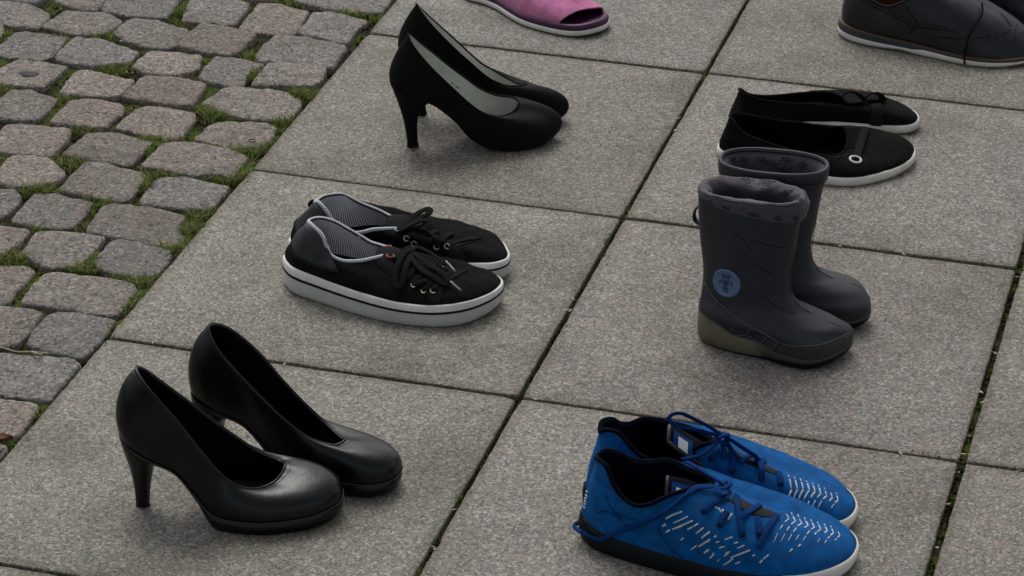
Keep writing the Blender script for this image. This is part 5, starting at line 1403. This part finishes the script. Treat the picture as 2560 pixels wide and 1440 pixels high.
    # chevrons over the forefoot, points towards the toe
    for k in range(9):
        xk = (0.214 + 0.0066 * k) if front else (0.216 + 0.0062 * k); yk = (-0.030 + 0.0010 * k) if front else (0.020 - 0.0017 * k); fade = 1 - 0.055 * k
        near, far = (-1, 0.015, 0.037, ((0, 0.36), (0.42, 0.66), (0.74, 1.0))), (1, 0.005, 0.018, ((0, 0.6), (0.7, 1.0)))
        if not front: near, far = (1, 0.014, 0.026, ((0, 0.45), (0.53, 0.95))), (-1, 0.004, 0.020, ((0, 0.6), (0.7, 1.0)))
        for sg, dx, dy, segs in (near, far):
            for n_, (f0, f1) in enumerate(segs):
                if n_ and rnd.random() < 0.18: continue
                f1 = f1 - rnd.uniform(0, 0.08)
                pq = [U.top(xk - dx * f * fade, yk + sg * dy * f * fade, 0.0002) for f in np.linspace(f0, f1, 5)]
                V, F, Uu = tube(np.array([p for p, _ in pq]), 0, 6, False, (rnd.uniform(0.0007, 0.0011) * (1 - 0.25 * n_), 0.00025), np.array([q for _, q in pq])); ds.add(V, F, Uu)
    ds.done('printed_dashes', 'dash', root, kind='stuff')
    if front:
        mk = MB()
        for e in BL_MARK[0:6]: ribbon(mk, U, e, 0.3, 1.0, 0.3, 2, 6)
        mk.done('heel_print', 'tag', root, kind='stuff')
        cb2 = band(U, BL_COUNTER[0], [(u * 0.9, 0.01) for u, v in BL_COUNTER[0]], 0.8, 5); hc = cb2.done('heel_counter', 'navy_sole', root)
        ce = MB(); ribbon(ce, U, BL_COUNTER[0], 0.9, 0.8, 0.5); ce.done('counter_edge', 'patch', hc)
        sl_ = MB()
        for e in BL_LINE: ribbon(sl_, U, e, 0.1, 0.7, 0.5)
        sl_.done('seam', 'blue_lace', root)
    # row of fine ridges in the knit round the eyestay
    return U
MIR = 1
t = thing('sport_shoe', 'blue laced sport shoe in front, loose lace trailing round its heel', 'sport shoe', (0.6409, -1.27968), 9.94, G_BL)
u = sport(t, True)
MIR = 1
MIR = -1
t = thing('sport_shoe', 'blue laced sport shoe behind its twin, lace tied in an upright bow', 'sport shoe', (0.6308, -1.2255), 10.5, G_BL)
u = sport(t, False)
MIR = 1


# --- dark brogue shoes with white sole
BR_B = [(-8,0,24),(2,-22,24),(26,-34,22),(62,-40,20),(98,-42,18),(138,-47,16),(170,-53,15),(205,-54,14),(240,-44,14),(270,-22,15),(284,4,17),
        (278,26,16),(262,40,15),(232,50,14),(195,50,14),(150,42,16),(105,34,18),(62,32,20),(26,28,22),(2,20,24)]
BR_T = [(0,0,88),(10,-16,84),(26,-26,74),(48,-33,66),(66,-36,64),(84,-36,72),(100,-33,82),(114,-26,92),(124,-16,96),(130,-6,98),(132,2,98),
        (130,9,98),(124,16,96),(114,24,92),(100,30,82),(84,32,72),(66,32,64),(48,30,66),(26,24,74),(10,14,84)]
BR_P = sym([(3,20,300,-20),(3,20,300,-18),(3,18,300,-16),(3,16,300,-12),(2,16,400,-12),(2,18,400,-14),(1,20,500,-14),(0,20,550,-16),(-2,20,600,-22),(-4,18,640,-34),(-4,17,650,-40)])
G_BR = 'pair of dark brogue shoes'
def brogue(root, front):
    U = Upper(BR_B, BR_T, BR_P, 8, 28); U.crumple(0.0014, 22, 4.0 if front else 7.0)
    I = U.build(root, 'brogue', 'brogue_in', 0.0025)
    mb = MB(); V, F, Uu = tube(U.t, 0.0016, 8, True); mb.add(V, F, Uu); mb.done('collar_binding', 'rubber_black', root)
    lp = I[:, 1].copy(); cb = MB(); cap(cb, lp, True, 8); cb.done('insole', 'brogue_in', root)
    b, o = U.b, U.out; x = b[:, 0]; z1 = b[:, 2]
    sp = np.clip((x - 0.21) / 0.075, 0, 1) ** 2 * 0.007 + np.clip((0.02 - x) / 0.028, 0, 1) ** 2 * 0.003
    ar = np.exp(-((x - 0.085) / 0.025) ** 2) * 0.0022
    wt = np.interp(x, [-0.01, 0.06, 0.14, 0.2, 0.29], [0.0065, 0.0060, 0.0050, 0.0045, 0.0045])      # welt height
    bl = np.interp(x, [-0.01, 0.06, 0.11, 0.125, 0.29], [0.0052, 0.0042, 0.0030, 0.0, 0.0])           # blue layer
    z2 = z1 - wt; z3 = z2 - bl
    K = lambda off, z: ring(b, o, off, z)
    sole([K(-0.004, sp + ar), K(0.002, sp + ar + 0.0012), K(0.0052, sp + ar + 0.0045), K(0.0052, z3 - 0.001), K(0.0046, z3)]).done('sole', 'offwhite', root)
    sole([K(0.0044, z3 - 0.0004), K(0.0048, z3 + 0.0003), K(0.0046, z2)], False).done('blue_midsole', 'midblue', root)
    sole([K(0.0042, z2 - 0.0003), K(0.0046, z2 + 0.0003), K(0.0042, z1 - 0.0006), K(0.0030, z1), K(-0.002, z1)], False).done('welt', 'welt', root)
    hb = MB()
    for row in BR_HOLE:
        P = np.array(row)
        for e in row: disc(U, hb, e, 1.5, 0.35, 10)
        for k in range(len(row) - 1):
            mid = (np.array(row[k]) + np.array(row[k + 1])) / 2; disc(U, hb, (mid[0], mid[1] + 0.02), 0.7, 0.3, 6); disc(U, hb, (mid[0], mid[1] - 0.02), 0.7, 0.3, 6)
    hb.done('punched_holes', 'dark', root, kind='stuff')
    sm_ = MB()
    for e in BR_SEAM: ribbon(sm_, U, e, 0.15, 0.9, 0.5)
    sm_.done('seam', 'rubber_black', root)
    if front:
        lc = MB(); ribbon(lc, U, BR_LACE[0], [6, 5, 4, 3, 2.2, 1.8], 1.5, 1.5)
        pe, ne = U.at(*BR_LACE[0][-1], 0.0018)
        free_lace(lc, [pe * 1000, pe * 1000 + np.array([-1, -4, -8]), pe * 1000 + np.array([0, -7, -17]), pe * 1000 + np.array([2, -8, -26])], 1.5, 1.5, (0, -1, 0.1))
        lc.done('lace', 'lace', root)
    pl_ = MB()
    for k in range(5):
        free_lace(pl_, [(128 + k * 10, -17, 97 - k * 6.5), (130 + k * 10, 3, 101 - k * 6.5), (128 + k * 10, 22, 97 - k * 6.5)], 1.8, 1.5)
    pl_.done('lacing', 'lace', root)
    return U
MIR = 1
t = thing('brogue_shoe', 'dark navy brogue with white sole, heel in view at the upper right corner', 'dress shoe', (0.66233, 0.21141), -5.2, G_BR)
u = brogue(t, True)
MIR = 1
MIR = -1
t = thing('brogue_shoe', 'dark brogue behind its twin, only a bit seen at the top right corner', 'dress shoe', (0.72, 0.34), -9.0, G_BR)
u = brogue(t, False)
MIR = 1


# --- pink open-toed slipper
SL_B = [(-34,0,0),(-26,-20,0),(-6,-27,0),(20,-27,0),(50,-34,0),(84,-50,0),(115,-61,0),(152,-63,0),(186,-59,0),(209,-48,0),(222,-24,0),
        (220,2,0),(204,20,0),(180,30,0),(150,33,0),(115,31,0),(84,29,0),(50,28,0),(5,28,0),(-24,20,0)]
def slipper(root):
    b = crc(SL_B, 8) / 1000; n = len(b)
    tan = np.roll(b, -1, 0) - np.roll(b, 1, 0); o = unit(np.stack([tan[:, 1], -tan[:, 0], 0 * tan[:, 0]], 1)); x = b[:, 0]
    sp = np.clip((x - 0.17) / 0.05, 0, 1) ** 2 * 0.004
    top = 0.0095 + sp
    K = lambda off, z: ring(b, o, off, z)
    sole([K(-0.003, sp), K(0.0, sp + 0.001), K(0.001, sp + 0.0022)], True).done('tread', 'rubber_black', root)
    sole([K(0.0008, sp + 0.002), K(0.0022, sp + 0.003), K(0.0022, top - 0.001), K(0.0005, top)], False).done('sole', 'offwhite', root)
    fb = MB()
    rg = [K(-0.0008, top - 0.001), K(0.0006, top + 0.003), K(-0.001, top + 0.0070), K(-0.0045, top + 0.0085), K(-0.009, top + 0.0070), K(-0.013, top + 0.0050)]
    add_grid(fb, np.stack(rg, 1)); cap(fb, rg[-1], True); fb.done('footbed', 'plum', root)
    # vamp: cloth arch from side to side between x = 62 and 196 mm, front edge lifted over the toe opening
    h = n // 2
    rows = []
    for q in np.linspace(0, 1, 26):
        xa = 0.045 + 0.128 * q                 # near-side foot of the arch
        xb = 0.045 + 0.160 * q                 # far-side foot
        i1 = int(np.argmin(np.abs(x[:h] - xa))); i2 = h + int(np.argmin(np.abs(x[h:] - xb)))
        A, Bq = b[i1] - o[i1] * 0.004, b[i2] - o[i2] * 0.004
        hh = 0.050 - 0.030 * q ** 1.3 + 0.004 * math.sin(q * 17) * (1 - q)
        row = []
        for t in np.linspace(0, math.pi, 25):
            s = 0.5 - 0.5 * math.cos(t)
            p = A + (Bq - A) * s
            prof = math.sin(t) ** 0.65
            row.append((p[0] + 0.006 * math.sin(t) * q, p[1], 0.014 + hh * prof + 0.0034 * math.sin(t * 4 + q * 9) * (1 - 0.5 * q) * math.sin(t) + 0.0022 * math.sin(q * 26 + t * 3) * math.sin(t) * (1 - 0.4 * q)))
        rows.append(row)
    Gv = np.array(rows)
    Nv = grid_normals(Gv, False)
    if Nv[12, 12, 2] < 0: Nv = -Nv; fl = True
    else: fl = False
    vb = MB(); add_grid(vb, Gv, False, fl); vb.done('vamp', 'pink', root)
    ib = MB(); add_grid(ib, Gv - Nv * 0.002, False, not fl); ib.done('vamp_lining', 'dark', root)
    eb = MB(); V, F, Uu = tube(Gv[-1] - Nv[-1] * 0.001, 0.0014, 8); eb.add(V, F, Uu); eb.done('vamp_hem', 'pink', root)
MIR = 1
t = thing('open_toed_slipper', 'pink open-toed slipper with plum footbed, cut by the upper edge', 'slipper', (0.11955, 0.18903), -19.39, None)
u = slipper(t)
MIR = 1
